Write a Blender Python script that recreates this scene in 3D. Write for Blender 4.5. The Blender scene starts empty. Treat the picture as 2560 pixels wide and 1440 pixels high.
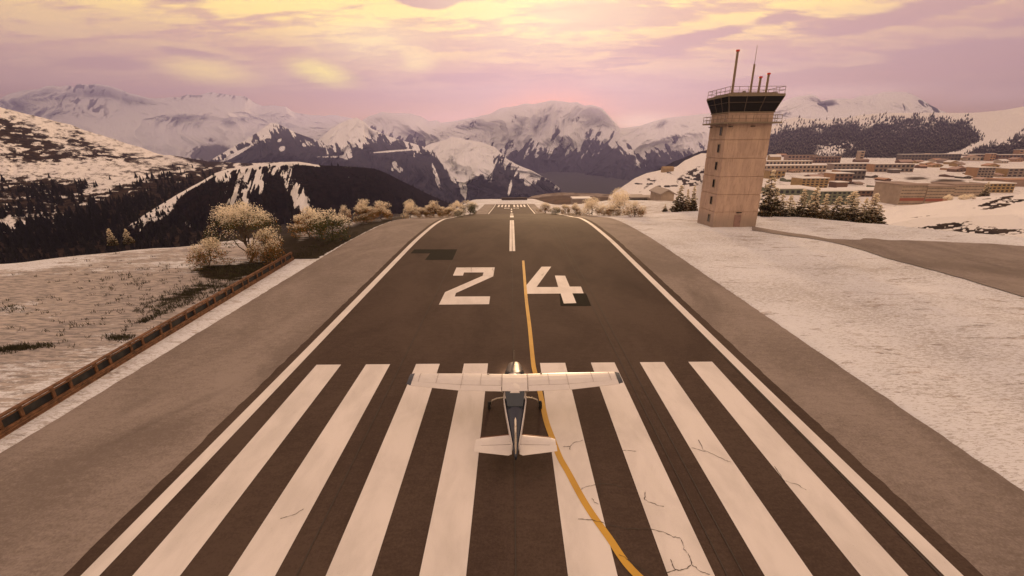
import bpy, math, random
import numpy as np
from mathutils import Vector, Matrix
R_ = math.radians
C = bpy.context.scene.collection
scene = bpy.context.scene
# ------------------------------------------------------------------ camera
CAM_H, FOC = 13.5, 1090.0
PITCH, ROLL = R_(18.5), R_(0.45)
fwd = np.array([0, math.cos(PITCH), -math.sin(PITCH)])
up0 = np.array([0, math.sin(PITCH), math.cos(PITCH)])
rt0 = np.array([1.0, 0, 0])
cr = rt0 * math.cos(ROLL) - up0 * math.sin(ROLL)
cu = up0 * math.cos(ROLL) + rt0 * math.sin(ROLL)
cam_d = bpy.data.cameras.new('camera')
cam = bpy.data.objects.new('camera', cam_d); C.objects.link(cam)
cam_d.sensor_width = 36.0
cam_d.lens = 36.0 * FOC / 2560.0
cam_d.clip_start = 0.2
cam_d.clip_end = 60000
m = Matrix.Identity(4)
for i in range(3):
    m[i][0] = cr[i]; m[i][1] = cu[i]; m[i][2] = -fwd[i]
m[2][3] = CAM_H
cam.matrix_world = m
scene.camera = cam
# ------------------------------------------------------------------ light
SUN_AZ, SUN_EL = R_(6.0), R_(6.5)          # azimuth to the right of the runway, elevation
sd = bpy.data.lights.new('sun', 'SUN'); sun = bpy.data.objects.new('sun', sd); C.objects.link(sun)
sd.energy = 5.0; sd.angle = R_(4.0); sd.color = (1.0, 0.64, 0.34)
sdir = Vector((math.sin(SUN_AZ) * math.cos(SUN_EL), math.cos(SUN_AZ) * math.cos(SUN_EL), math.sin(SUN_EL)))
sun.rotation_euler = sdir.to_track_quat('Z', 'Y').to_euler()
scene.view_settings.view_transform = 'Standard'
scene.view_settings.look = 'None'
scene.view_settings.exposure = 0.08
scene.view_settings.gamma = 1.0
scene.render.engine = 'CYCLES'
scene.cycles.use_denoising = True
scene.cycles.max_bounces = 6
scene.cycles.volume_bounces = 0
scene.cycles.transparent_max_bounces = 8


# ------------------------------------------------------------------ node helper
class NT:
    def __init__(s, tree):
        s.t = tree; s.n = tree.nodes; s.l = tree.links
    def new(s, typ, **kw):
        n = s.n.new(typ)
        for k, v in kw.items(): setattr(n, k, v)
        return n
    def set(s, sock, v):
        if hasattr(v, 'is_linked') or isinstance(v, bpy.types.NodeSocket): s.l.new(v, sock)
        elif isinstance(v, (tuple, list)) and len(v) == 3 and sock.type == 'RGBA': sock.default_value = (*v, 1)
        else: sock.default_value = v
    def math(s, op, a, b=0.0, c=None, clamp=False):
        n = s.new('ShaderNodeMath', operation=op, use_clamp=clamp)
        s.set(n.inputs[0], a); s.set(n.inputs[1], b)
        if c is not None: s.set(n.inputs[2], c)
        return n.outputs[0]
    def mix(s, f, a, b, mode='MIX'):
        n = s.new('ShaderNodeMix', data_type='RGBA', blend_type=mode)
        s.set(n.inputs[0], f); s.set(n.inputs[6], a); s.set(n.inputs[7], b)
        return n.outputs[2]
    def smooth(s, v, lo, hi, a=0.0, b=1.0):
        n = s.new('ShaderNodeMapRange', interpolation_type='SMOOTHSTEP')
        s.set(n.inputs[0], v); n.inputs[1].default_value = lo; n.inputs[2].default_value = hi
        n.inputs[3].default_value = a; n.inputs[4].default_value = b
        return n.outputs[0]
    def noise(s, vec, scale, detail=4, rough=0.55, dist=0.0):
        n = s.new('ShaderNodeTexNoise')
        if vec is not None: s.l.new(vec, n.inputs['Vector'])
        n.inputs['Scale'].default_value = scale; n.inputs['Detail'].default_value = detail
        n.inputs['Roughness'].default_value = rough; n.inputs['Distortion'].default_value = dist
        return n.outputs['Fac']
    def mapping(s, vec, scale=(1, 1, 1), rot=(0, 0, 0), loc=(0, 0, 0)):
        n = s.new('ShaderNodeMapping')
        s.l.new(vec, n.inputs[0]); n.inputs[1].default_value = loc
        n.inputs[2].default_value = rot; n.inputs[3].default_value = scale
        return n.outputs[0]
    def coord(s, k='Object'):
        return s.new('ShaderNodeTexCoord').outputs[k]
    def attr(s, name):
        return s.new('ShaderNodeAttribute', attribute_name=name).outputs['Fac']


MATS = {}
def material(name, col=(.5, .5, .5), rough=.8, metal=0.0, spec=.3, var=.12, vscale=3.0, fn=None, bump=0.0, bscale=20):
    if name in MATS: return MATS[name]
    m = bpy.data.materials.new(name); m.use_nodes = True
    t = NT(m.node_tree); b = t.n['Principled BSDF']
    b.inputs['Roughness'].default_value = rough; b.inputs['Metallic'].default_value = metal
    b.inputs['Specular IOR Level'].default_value = spec
    if fn: fn(t, b)
    else:
        co = t.coord()
        v = t.noise(co, vscale, 5, .6)
        k = t.smooth(v, .25, .75, 1 - var, 1 + var)
        mm = t.new('ShaderNodeMix', data_type='RGBA', blend_type='MULTIPLY')
        mm.inputs[0].default_value = 1; t.set(mm.inputs[6], col)
        cb = t.new('ShaderNodeCombineColor')
        for i in range(3): t.l.new(k, cb.inputs[i])
        t.l.new(cb.outputs[0], mm.inputs[7])
        t.l.new(mm.outputs[2], b.inputs['Base Color'])
    if bump:
        bn = t.new('ShaderNodeBump'); bn.inputs['Strength'].default_value = bump
        bn.inputs['Distance'].default_value = .05
        t.l.new(t.noise(t.coord(), bscale, 5, .6), bn.inputs['Height'])
        t.l.new(bn.outputs[0], b.inputs['Normal'])
    MATS[name] = m
    return m


# ------------------------------------------------------------------ pixel of the photograph (2560 wide) -> ray
def ray(px, py):
    px = np.asarray(px, float); py = np.asarray(py, float)
    return fwd + cr * ((px - 1280) / FOC)[..., None] + cu * ((720 - py) / FOC)[..., None]
def at(px, py, D):
    d = ray(px, py); D = np.asarray(D, float)
    p = d * (D / d[..., 1])[..., None]; p[..., 2] += CAM_H
    return p
def proj(P):
    v = np.asarray(P, float) - np.array([0, 0, CAM_H]); w = v @ fwd
    w = np.where(w < .1, .1, w)
    return 1280 + FOC * (v @ cr) / w, 720 - FOC * (v @ cu) / w

# ------------------------------------------------------------------ world: Nishita sky behind procedural sunset clouds
w = bpy.data.worlds.new('World'); scene.world = w; w.use_nodes = True
t = NT(w.node_tree); bg = t.n['Background']
def azel(px, py):
    d = ray(px, py); d = d / np.linalg.norm(d)
    return math.atan2(d[0], d[1]), math.asin(d[2])
sky = t.new('ShaderNodeTexSky', sky_type='NISHITA', sun_disc=False)
sky.sun_elevation = SUN_EL; sky.sun_rotation = SUN_AZ; sky.dust_density = 3.0; sky.air_density = 1.2
co = t.coord('Generated')
sp = t.new('ShaderNodeSeparateXYZ'); t.l.new(co, sp.inputs[0])
x, y, z = sp.outputs
az = t.math('ARCTAN2', x, y); el = t.math('ARCSINE', z)
# cloud deck seen in perspective
zz = t.math('ADD', t.math('MAXIMUM', z, 0.0), 0.10)
cv = t.new('ShaderNodeCombineXYZ'); t.l.new(t.math('DIVIDE', x, zz), cv.inputs[0]); t.l.new(t.math('DIVIDE', y, zz), cv.inputs[1])
P = cv.outputs[0]
n1 = t.noise(t.mapping(P, (.62, 1.0, 1), (0, 0, .12), (3.1, 1.7, 0)), 1.0, 6, .5, .35)
n2 = t.noise(t.mapping(P, (.55, 1.5, 1), (0, 0, -.25), (7.7, 2.2, 3)), 2.1, 6, .55, .4)
n3 = t.noise(t.mapping(P, (1, 1.8, 1), (0, 0, .1), (1, 9, 2)), 4.5, 6, .6, .3)
A_ = t.new('ShaderNodeCombineXYZ'); t.l.new(az, A_.inputs[0]); t.l.new(el, A_.inputs[1])
AE = A_.outputs[0]
nb = t.noise(t.mapping(AE, (1.3, 9, 1), (0, 0, .05)), 1.6, 5, .55, .3)
el_d = t.math('MULTIPLY', el, 180 / math.pi)
S = lambda *c: tuple(((v / 255 + .055) / 1.055) ** 2.4 if v > 10 else v / 255 / 12.92 for v in c)
def ramp(fac, stops):
    r = t.new('ShaderNodeValToRGB'); t.l.new(fac, r.inputs[0]); e = r.color_ramp.elements
    for i, (p_, c_) in enumerate(stops):
        q = e[i] if i < 2 else e.new(p_)
        q.position = p_; q.color = (*c_, 1)
    return r.outputs[0]
base = ramp(t.math('DIVIDE', el_d, 90.0), [(0.0, S(226, 168, 118)), (.045, S(206, 156, 124)), (.085, S(178, 142, 132)),
      (.15, S(190, 150, 132)), (.24, S(206, 174, 154)), (.42, S(214, 184, 168)), (1.0, S(214, 184, 166))])
lit = ramp(t.math('DIVIDE', el_d, 90.0), [(0.0, S(230, 188, 146)), (.08, S(218, 180, 144)), (.14, S(255, 220, 130)),
      (.25, S(255, 236, 148)), (.42, S(232, 196, 164)), (1.0, S(222, 186, 160))])
cov = t.math('ADD', t.math('MULTIPLY', n1, .55), t.math('ADD', t.math('MULTIPLY', n2, .30), t.math('MULTIPLY', n3, .15)))
def blob(px, py, rx, ry, rot=0.0):
    a0, e0 = azel(px, py)
    k = 1 / FOC * .85
    mp = t.new('ShaderNodeMapping', vector_type='TEXTURE'); t.l.new(AE, mp.inputs[0])
    mp.inputs[1].default_value = (a0, e0, 0); mp.inputs[2].default_value = (0, 0, rot)
    mp.inputs[3].default_value = (rx * k * math.cos(a0), ry * k, 1)
    ln = t.new('ShaderNodeVectorMath', operation='LENGTH'); t.l.new(mp.outputs[0], ln.inputs[0])
    return t.smooth(ln.outputs['Value'], 1.0, 0.0)
def addm(a, b, k): return t.math('ADD', a, t.math('MULTIPLY', b, k))
v = cov
for (px, py, rx, ry, rot, k) in [(150, 50, 480, 120, .0, .16), (620, 85, 330, 110, 0, .15), (930, 110, 350, 130, -.1, .12), (1350, 60, 420, 160, 0, .16),
        (1850, 150, 420, 55, .10, .12), (2200, 100, 420, 34, .14, .08), (1620, 30, 300, 44, .05, .10), (2480, 30, 260, 30, .1, .06), (430, -10, 200, 46, -.2, -.16), (1085, 2, 120, 34, 0, -.30), (742, 72, 60, 56, 0, -.20),
        (480, 132, 210, 22, -.1, -.16), (2250, 40, 400, 34, .1, -.10), (1800, 80, 300, 24, .12, -.14), (2250, 185, 560, 46, .08, -.22), (1980, 205, 330, 36, .02, -.22), (1250, 190, 560, 36, 0, -.08), (200, 150, 300, 22, 0, -.1)]:
    v = addm(v, blob(px, py, rx, ry, rot), k)
cl = t.math('MULTIPLY', t.smooth(v, .42, .515), t.smooth(el_d, 3.5, 8.0))
tone = t.smooth(t.math('ADD', t.math('MULTIPLY', n2, .6), t.math('MULTIPLY', n3, .4)), .43, .56)
thick = t.smooth(v, .52, .66)
litc = t.mix(t.math('MULTIPLY', t.math('SUBTRACT', 1.0, tone), .85), lit, S(200, 158, 134))
litc = t.mix(t.math('MULTIPLY', thick, t.math('MULTIPLY', t.math('SUBTRACT', 1.0, tone), .3)), litc, S(196, 152, 146))
colr = t.mix(cl, base, litc)
# horizontal mauve bank above the mountains
bank = t.math('MULTIPLY', t.math('MULTIPLY', t.smooth(el_d, 2.5, 6.0), t.smooth(el_d, 13.0, 8.5)), t.smooth(nb, .34, .56))
colr = t.mix(t.math('MULTIPLY', bank, .50), colr, S(182, 138, 134))
# bright gaps low in the deck
for (px, py, rx, ry, rot, k, c_) in [(805, 182, 125, 42, -.20, 1.05, (255, 232, 128)), (520, 178, 160, 38, -.06, .9, (254, 220, 138)), (1045, 158, 75, 34, .12, .7, (255, 228, 150)),
        (1360, 30, 420, 150, 0, .5, (255, 240, 180)), (930, 100, 260, 90, 0, .55, (255, 232, 168)), (1600, 305, 170, 34, .03, .8, (250, 212, 168)), (2080, 232, 330, 26, -.03, .7, (244, 202, 168)),
        (2480, 240, 220, 24, .03, .5, (235, 190, 165)), (1380, 280, 230, 90, 0, .9, (255, 160, 96)), (1120, 300, 240, 36, 0, .5, (232, 176, 158))]:
    mb = t.math('MULTIPLY', blob(px, py, rx, ry, rot), t.smooth(t.math('ADD', n3, .1), .4, .7, k * .7, k))
    colr = t.mix(mb, colr, S(*c_))
# cooler to the right and to the left low down
cool = t.math('MULTIPLY', t.smooth(t.math('ABSOLUTE', t.math('SUBTRACT', az, .05)), .45, 1.1), .16)
colr = t.mix(cool, colr, S(196, 158, 150))
anti = t.smooth(t.math('ABSOLUTE', az), 1.75, 2.6, 1.0, 1.45)
anti = t.math('ADD', anti, t.math('MULTIPLY', t.smooth(t.math('ABSOLUTE', az), 1.6, 1.1), t.smooth(el_d, 42, 26, 0, .20)))
as_ = t.new('ShaderNodeVectorMath', operation='SCALE'); t.l.new(colr, as_.inputs[0]); t.l.new(anti, as_.inputs['Scale']); colr = as_.outputs[0]
below = t.smooth(el_d, -1.0, -4.0)
colr = t.mix(below, colr, S(120, 100, 100))
sc_ = t.new('ShaderNodeVectorMath', operation='SCALE'); t.l.new(colr, sc_.inputs[0]); sc_.inputs['Scale'].default_value = 11.9
sk = t.new('ShaderNodeVectorMath', operation='SCALE'); t.l.new(sky.outputs[0], sk.inputs[0]); sk.inputs['Scale'].default_value = .018
ad = t.new('ShaderNodeVectorMath', operation='ADD'); t.l.new(sc_.outputs[0], ad.inputs[0]); t.l.new(sk.outputs[0], ad.inputs[1])
t.l.new(ad.outputs[0], bg.inputs['Color'])
bg.inputs['Strength'].default_value = 0.10

# ------------------------------------------------------------------ tags and mesh builder
def tag(o, label=None, cat=None, group=None, kind=None):
    if label: o['label'] = label
    if cat: o['category'] = cat
    if group: o['group'] = group
    if kind: o['kind'] = kind
    return o
def empty(name, loc, label=None, cat=None, group=None, rz=0.0):
    o = bpy.data.objects.new(name, None); C.objects.link(o)
    o.location = loc; o.rotation_euler = (0, 0, rz); o.empty_display_size = .2
    return tag(o, label, cat, group)
def dup(root, loc, rz=0, scale=(1, 1, 1), label=None, group=None):
    r = root.copy(); C.objects.link(r); r.location = loc; r.rotation_euler = (0, 0, rz); r.scale = scale
    if label: r['label'] = label
    if group: r['group'] = group
    for ch in list(root.children):
        c = ch.copy(); C.objects.link(c); c.parent = r
        for g in ch.children:
            d = g.copy(); C.objects.link(d); d.parent = c
    return r

class MB:
    def __init__(s): s.v = []; s.f = []; s.m = []
    def add(s, vs, fs, mi=0):
        o = len(s.v); s.v += [tuple(map(float, q)) for q in vs]; s.f += [tuple(i + o for i in f) for f in fs]; s.m += [mi] * len(fs)
        return s
    def box(s, c, size, rz=0.0, mi=0, M=None, top=1.0):
        hx, hy, hz = size[0] / 2, size[1] / 2, size[2] / 2
        vs = [Vector((sx * hx * (top if sz > 0 else 1), sy * hy * (top if sz > 0 else 1), sz * hz)) for sz in (-1, 1) for sx, sy in ((-1, -1), (1, -1), (1, 1), (-1, 1))]
        if rz: M0 = Matrix.Rotation(rz, 3, 'Z'); vs = [M0 @ q for q in vs]
        if M is not None: vs = [M @ q for q in vs]
        vs = [q + Vector(c) for q in vs]
        return s.add(vs, [(3, 2, 1, 0), (4, 5, 6, 7), (0, 1, 5, 4), (1, 2, 6, 5), (2, 3, 7, 6), (3, 0, 4, 7)], mi)
    def tube(s, p0, p1, r0, r1=None, n=8, mi=0, caps=True):
        r1 = r0 if r1 is None else r1
        p0, p1 = Vector(p0), Vector(p1); d = (p1 - p0)
        if d.length < 1e-6: return s
        q = d.to_track_quat('Z', 'Y'); vs = []
        for p, r in ((p0, r0), (p1, r1)):
            for i in range(n):
                a = 2 * math.pi * i / n
                vs.append(p + q @ Vector((math.cos(a) * r, math.sin(a) * r, 0)))
        fs = [(i, (i + 1) % n, n + (i + 1) % n, n + i) for i in range(n)]
        if caps: fs += [tuple(range(n - 1, -1, -1)), tuple(range(n, 2 * n))]
        return s.add(vs, fs, mi)
    def loft(s, rings, mi=0, caps=True):
        n = len(rings[0]); vs = [q for r in rings for q in r]; fs = []
        for k in range(len(rings) - 1):
            for i in range(n):
                fs.append((k * n + i, k * n + (i + 1) % n, (k + 1) * n + (i + 1) % n, (k + 1) * n + i))
        if caps: fs += [tuple(range(n - 1, -1, -1)), tuple(range((len(rings) - 1) * n, len(rings) * n))]
        return s.add(vs, fs, mi)
    def prism(s, poly, z0, z1, mi=0):
        n = len(poly); vs = [(p[0], p[1], z0) for p in poly] + [(p[0], p[1], z1) for p in poly]
        fs = [(i, (i + 1) % n, n + (i + 1) % n, n + i) for i in range(n)] + [tuple(range(n - 1, -1, -1)), tuple(range(n, 2 * n))]
        return s.add(vs, fs, mi)
    def mesh(s, name, mats, smooth=False):
        me = bpy.data.meshes.new(name); me.from_pydata(s.v, [], s.f)
        for q in (mats if isinstance(mats, (list, tuple)) else [mats]): me.materials.append(q)
        me.polygons.foreach_set('material_index', s.m)
        if smooth: me.polygons.foreach_set('use_smooth', [True] * len(s.f))
        me.update(); return me
    def build(s, name, mats, parent=None, smooth=False, loc=None):
        o = bpy.data.objects.new(name, s.mesh(name, mats, smooth)); C.objects.link(o)
        if parent: o.parent = parent
        if loc is not None: o.location = loc
        return o
def grid_mesh(name, P, mats, attrs={}, uv=None, smooth=True, flip=False, matidx=None):
    """P: (rows, cols, 3) array -> one mesh object"""
    r, c = P.shape[:2]
    me = bpy.data.meshes.new(name)
    idx = np.arange(r * c).reshape(r, c)
    q = np.stack([idx[:-1, :-1], idx[:-1, 1:], idx[1:, 1:], idx[1:, :-1]], -1).reshape(-1, 4)
    if flip: q = q[:, ::-1]
    nf = len(q)
    me.vertices.add(r * c); me.vertices.foreach_set('co', P.reshape(-1).astype(np.float32))
    me.loops.add(nf * 4); me.loops.foreach_set('vertex_index', q.reshape(-1).astype(np.int32))
    me.polygons.add(nf); me.polygons.foreach_set('loop_start', (np.arange(nf) * 4).astype(np.int32))
    me.polygons.foreach_set('loop_total', np.full(nf, 4, np.int32))
    me.update(calc_edges=True)
    if smooth: me.polygons.foreach_set('use_smooth', np.ones(nf, bool))
    for k, a in attrs.items():
        at_ = me.attributes.new(k, 'FLOAT', 'POINT'); at_.data.foreach_set('value', a.reshape(-1).astype(np.float32))
    if uv is not None:
        u = me.uv_layers.new(name='UVMap'); u.data.foreach_set('uv', uv.reshape(-1, 2)[q.reshape(-1)].reshape(-1).astype(np.float32))
    for q_ in (mats if isinstance(mats, (list, tuple)) else [mats]): me.materials.append(q_)
    o = bpy.data.objects.new(name, me); C.objects.link(o)
    return o

# ------------------------------------------------------------------ numpy noise
def _hash(ix, iy, seed):
    h = (ix.astype(np.int64) * 374761393 + iy.astype(np.int64) * 668265263 + seed * 1442695041) & 0x7fffffff
    h = ((h ^ (h >> 13)) * 1274126177) & 0x7fffffff
    return ((h ^ (h >> 16)) & 0xffff) / 65535.0
def vnoise(x, y, seed=0):
    ix, iy = np.floor(x), np.floor(y); fx, fy = x - ix, y - iy
    fx = fx * fx * fx * (fx * (fx * 6 - 15) + 10); fy = fy * fy * fy * (fy * (fy * 6 - 15) + 10)
    a = _hash(ix, iy, seed); b = _hash(ix + 1, iy, seed); c = _hash(ix, iy + 1, seed); d = _hash(ix + 1, iy + 1, seed)
    return (a * (1 - fx) + b * fx) * (1 - fy) + (c * (1 - fx) + d * fx) * fy
def fbm(x, y, oct=5, seed=0, g=.5, ridge=False):
    s = 0; a = 1; n = 0
    for i in range(oct):
        v = vnoise(x * 2 ** i + i * 17.3, y * 2 ** i - i * 9.1, seed + i)
        if ridge: v = 1 - np.abs(2 * v - 1)
        s = s + a * v; n += a; a *= g
    return s / n
def sstep(a, b, x):
    t_ = np.clip((x - a) / (b - a), 0, 1); return t_ * t_ * (3 - 2 * t_)
# ================================================================== SETTING: near plateau
ZR_Y = [-60, 0, 58, 75, 88, 102, 121, 148, 200, 245, 267, 390, 450, 480]
ZR_Z = [0, 0, 0, -.45, -1.35, -3.2, -5.75, -9.55, -18.6, -26.0, -28.0, -38.8, -42.3, -45]
def pchip(xs, ys):
    xs, ys = np.array(xs, float), np.array(ys, float); h = np.diff(xs); d = np.diff(ys) / h
    mm = np.zeros_like(ys)
    for i in range(1, len(xs) - 1):
        if d[i - 1] * d[i] > 0:
            w1 = 2 * h[i] + h[i - 1]; w2 = h[i] + 2 * h[i - 1]; mm[i] = (w1 + w2) / (w1 / d[i - 1] + w2 / d[i])
    mm[-1] = d[-1]
    def f(x):
        x = np.clip(x, xs[0], xs[-1]); i = np.clip(np.searchsorted(xs, x) - 1, 0, len(xs) - 2)
        t_ = (x - xs[i]) / h[i]; t2, t3 = t_ ** 2, t_ ** 3
        return (2 * t3 - 3 * t2 + 1) * ys[i] + (t3 - 2 * t2 + t_) * h[i] * mm[i] + (-2 * t3 + 3 * t2) * ys[i + 1] + (t3 - t2) * h[i] * mm[i + 1]
    return f
zr = pchip(ZR_Y, ZR_Z)
def softp(d, w_=3.0):
    return w_ * np.log1p(np.exp(np.clip(d / w_, -30, 30)))
LC_Y, LC_X = [-60, 30, 45, 53, 62, 72, 80, 95, 120, 400], [-260, -120, -88, -66, -50, -40, -36, -35, -37, -42]
RC_Y, RC_X = [-60, 40, 59, 66, 72, 80, 90, 130, 200, 400], [190, 110, 80, 71, 66, 60, 56, 54, 60, 95]
ZRT = pchip([-60, 70, 90, 130, 200, 300, 480], [0, 0, -.9, -3.8, -12, -27, -52])
def G(x, y):
    x = np.asarray(x, float); y = np.asarray(y, float)
    z = zr(y)
    k = sstep(22, 46, x); z = z * (1 - k) + ZRT(y) * k
    dl = np.interp(y, LC_Y, LC_X) - x
    dr = x - np.interp(y, RC_Y, RC_X)
    z = z - .55 * softp(dl, 2.6) - .30 * softp(dr, 2.2)
    edge = sstep(24.5, 34, -x) + sstep(21, 30, x)
    z = z + edge * ((fbm(x / 9, y / 9, 4, 5) - .5) * .5 + (fbm(x / 2.2, y / 2.2, 3, 8) - .5) * .10)
    return np.maximum(z, -60)
def hit(px, py, dz=0.0):
    """first point of the near plateau seen through a pixel of the photograph"""
    d = ray(px, py); p = np.array([0, 0, CAM_H]); s = 8.0
    while s < 480:
        q = p + d * s
        h_ = q[2] - G(q[0], q[1]) - dz
        if h_ < .004: break
        s += max(.05, h_ * .75)
    return float(q[0]), float(q[1]), float(G(q[0], q[1]))

def m_snow(t, b):
    co = t.coord(); bare = t.attr('bare'); dark_ground = t.attr('dark_ground')
    mp = t.mapping(co, (.22, .9, 1), (0, 0, .22))
    s1 = t.noise(mp, 1.0, 7, .68, .5)
    s2 = t.noise(t.mapping(co, (.9, 3.2, 1), (0, 0, -.12)), 1.2, 5, .65, .3)
    s3 = t.noise(co, 7.0, 4, .7)
    v = t.math('ADD', t.math('MULTIPLY', s1, .6), t.math('MULTIPLY', s2, .4))
    v = t.math('ADD', v, t.math('MULTIPLY', t.math('SUBTRACT', s3, .5), .22))
    v = t.math('ADD', v, t.math('MULTIPLY', t.math('SUBTRACT', bare, .5), .55))
    f = t.smooth(v, .435, .53)
    # fine grass blades poking through
    s4 = t.noise(t.mapping(co, (1.5, 6, 1), (0, 0, -.2)), 1.7, 4, .75, .6)
    s5 = t.noise(co, .12, 3, .5)
    fl = t.smooth(t.math('ADD', s4, t.math('MULTIPLY', t.math('SUBTRACT', s5, .5), .35)), .505, .575, 0, .55)
    snow = t.mix(t.noise(co, .35, 4, .6), (.77, .78, .82), (.64, .66, .71))
    brown = t.mix(t.smooth(t.noise(t.mapping(co, (.5, 2.2, 1), (0, 0, .15)), 1.5, 7, .75, .4), .36, .62), (.07, .048, .032), (.42, .34, .29))
    c = t.mix(t.math('MULTIPLY', f, .78), snow, brown)
    c = t.mix(t.math('MULTIPLY', fl, t.math('SUBTRACT', 1.0, f)), c, (.27, .23, .19))
    vg = t.smooth(t.math('ADD', dark_ground, t.math('MULTIPLY', t.math('SUBTRACT', t.noise(t.mapping(co, (.3, 1.5, 1), (0, 0, .3)), 1.0, 6, .75, .5), .5), 1.3)), .42, .62)
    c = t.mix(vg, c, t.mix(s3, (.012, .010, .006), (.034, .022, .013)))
    t.l.new(c, b.inputs['Base Color'])
    bn = t.new('ShaderNodeBump'); bn.inputs['Strength'].default_value = .35; bn.inputs['Distance'].default_value = .12
    t.l.new(t.math('ADD', s1, t.math('MULTIPLY', s3, .35)), bn.inputs['Height']); t.l.new(bn.outputs[0], b.inputs['Normal'])
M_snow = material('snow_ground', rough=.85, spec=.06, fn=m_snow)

def gblob(PX, PY, px, py, rx, ry, rot=0):
    c_, s_ = math.cos(rot), math.sin(rot); dx, dy = PX - px, PY - py
    return np.exp(-(((dx * c_ + dy * s_) / rx) ** 2 + ((-dx * s_ + dy * c_) / ry) ** 2))
def axis(parts):
    o = []
    for a, b_, n in parts: o += list(np.linspace(a, b_, n, endpoint=False))
    return np.array(o + [parts[-1][1]])
gx = axis([(-260, -110, 30), (-110, -24.6, 170), (-24.6, -23, 4), (-23, 20, 10), (20, 21.4, 4), (21.4, 90, 120), (90, 200, 30)])
gy = axis([(-40, 8, 24), (8, 90, 205), (90, 160, 90), (160, 280, 60), (280, 478, 60)])
X_, Y_ = np.meshgrid(gx, gy)
Z_ = G(X_, Y_)
Z_ = Z_ - .25 * (sstep(-24.2, -23.2, X_) * (1 - sstep(20.2, 21.0, X_)))*(Y_ < 394)
PX, PY = proj(np.stack([X_, Y_, Z_], -1))
bare = .32 + .0 * X_
bare += sstep(-25, -30, X_) * (.23 + .50 * (fbm(X_ / 16, Y_ / 7, 4, 3) - .5))
bare += .12 * gblob(PX, PY, 250, 760, 400, 120, 0)
bare -= sstep(-36, -46, X_) * sstep(55, 40, Y_) * 0.0
bare -= .35 * gblob(PX, PY, 0, 660, 300, 22) + .30 * gblob(PX, PY, 250, 625, 300, 14, -.1)
bare = np.where(X_ > 0, .31 + .22 * (fbm(X_ / 9, Y_ / 9, 3, 21) - .5), bare)
bare += np.where((X_ > 20) & (Y_ > 95), .12, 0)
bare = np.where((X_ < -23) & (X_ > -26.5), .34, bare)
bare = np.where((Y_ > 385) , .1, bare)
dark_ground = np.zeros_like(X_)
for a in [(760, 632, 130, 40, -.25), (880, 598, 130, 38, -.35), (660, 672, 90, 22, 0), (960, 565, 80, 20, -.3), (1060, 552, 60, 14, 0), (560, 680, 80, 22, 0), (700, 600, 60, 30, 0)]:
    dark_ground = np.maximum(dark_ground, gblob(PX, PY, *a))
dark_ground = dark_ground * 1.15  # near-black ground around the left trees and shrubs
dark_ground = np.maximum(dark_ground, .62 * gblob(PX, PY, 470, 735, 120, 22, -.35)); dark_ground = np.maximum(dark_ground, .55 * gblob(PX, PY, 590, 700, 110, 26, -.3))
dark_ground = np.maximum(dark_ground, .75 * gblob(PX, PY, 40, 872, 70, 7, -.1)); dark_ground = np.maximum(dark_ground, .5 * gblob(PX, PY, 300, 845, 30, 8, -.2))
dark_ground *= (X_ < -23.6) * sstep(-23.6, -24.4, X_) 
dark_ground = np.where((X_ < -26.9) | (Y_ > 52), dark_ground, 0) 
dark_ground = np.maximum(dark_ground, np.where((X_ > 22) & (Y_ > 84) & (Y_ < 130), .55 * gblob(PX, PY, 1480, 545, 130, 7), 0))
dark_ground = np.maximum(dark_ground, sstep(6, 16, np.interp(Y_, LC_Y, LC_X) - X_) * .7)
ground = grid_mesh('snowy_ground', np.stack([X_, Y_, Z_], -1), M_snow, dict(bare=bare, dark_ground=dark_ground))
tag(ground, kind='structure')

# ------------------------------------------------------------------ asphalt sheets
def m_asph(base, lo, hi, rough, sc_=1.0):
    def f(t, b):
        co = t.coord()
        a1 = t.noise(t.mapping(co, (.35, .18, 1)), .5 * sc_, 6, .62, .6)
        a2 = t.noise(co, 9, 5, .8)
        a3 = t.noise(t.mapping(co, (.6, 1.4, 1), (0, 0, .25)), 2.4, 7, .8, .4)
        k = t.math('ADD', t.math('MULTIPLY', a1, .38), t.math('ADD', t.math('MULTIPLY', a2, .36), t.math('MULTIPLY', a3, .26)))
        c = t.mix(t.smooth(k, .42, .58), lo, hi)
        st_ = t.noise(t.mapping(co, (.16, .07, 1)), 1.0, 4, .6, 1.0); c = t.mix(t.smooth(st_, .56, .72, 0, .35), c, tuple(q * .55 for q in lo))
        t.l.new(c, b.inputs['Base Color'])
        t.l.new(t.smooth(a2, .3, .7, rough + .06, rough + .14), b.inputs['Roughness'])
        bn = t.new('ShaderNodeBump'); bn.inputs['Strength'].default_value = .25; bn.inputs['Distance'].default_value = .02
        t.l.new(t.noise(co, 30, 3, .7), bn.inputs['Height']); t.l.new(bn.outputs[0], b.inputs['Normal'])
    return f
M_asph = material('runway_asphalt', spec=.08, fn=m_asph(0, (.060, .041, .033), (.090, .064, .051), .78))
M_shou = material('shoulder_asphalt', spec=.25, fn=m_asph(0, (.165, .134, .118), (.285, .240, .218), .8, .8))
M_dark = material('fresh_asphalt_patch', (.020, .018, .014), .95, spec=.05, var=.2)
M_edge = material('asphalt_border', (.06, .05, .04), .7, var=.15, vscale=1)
def m_paint(c1, c2):
    def f(t, b):
        co = t.coord()
        a = t.noise(t.mapping(co, (.8, .35, 1)), .9, 6, .6, .3); s_ = t.noise(co, 22, 4, .75)
        c = t.mix(t.smooth(a, .35, .7), c1, c2)
        wear = t.smooth(t.math('ADD', s_, t.math('MULTIPLY', t.math('SUBTRACT', a, .5), .5)), .66, .80, 0, .55)
        c = t.mix(wear, c, (.16, .14, .12))
        t.l.new(c, b.inputs['Base Color'])
    return f
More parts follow.
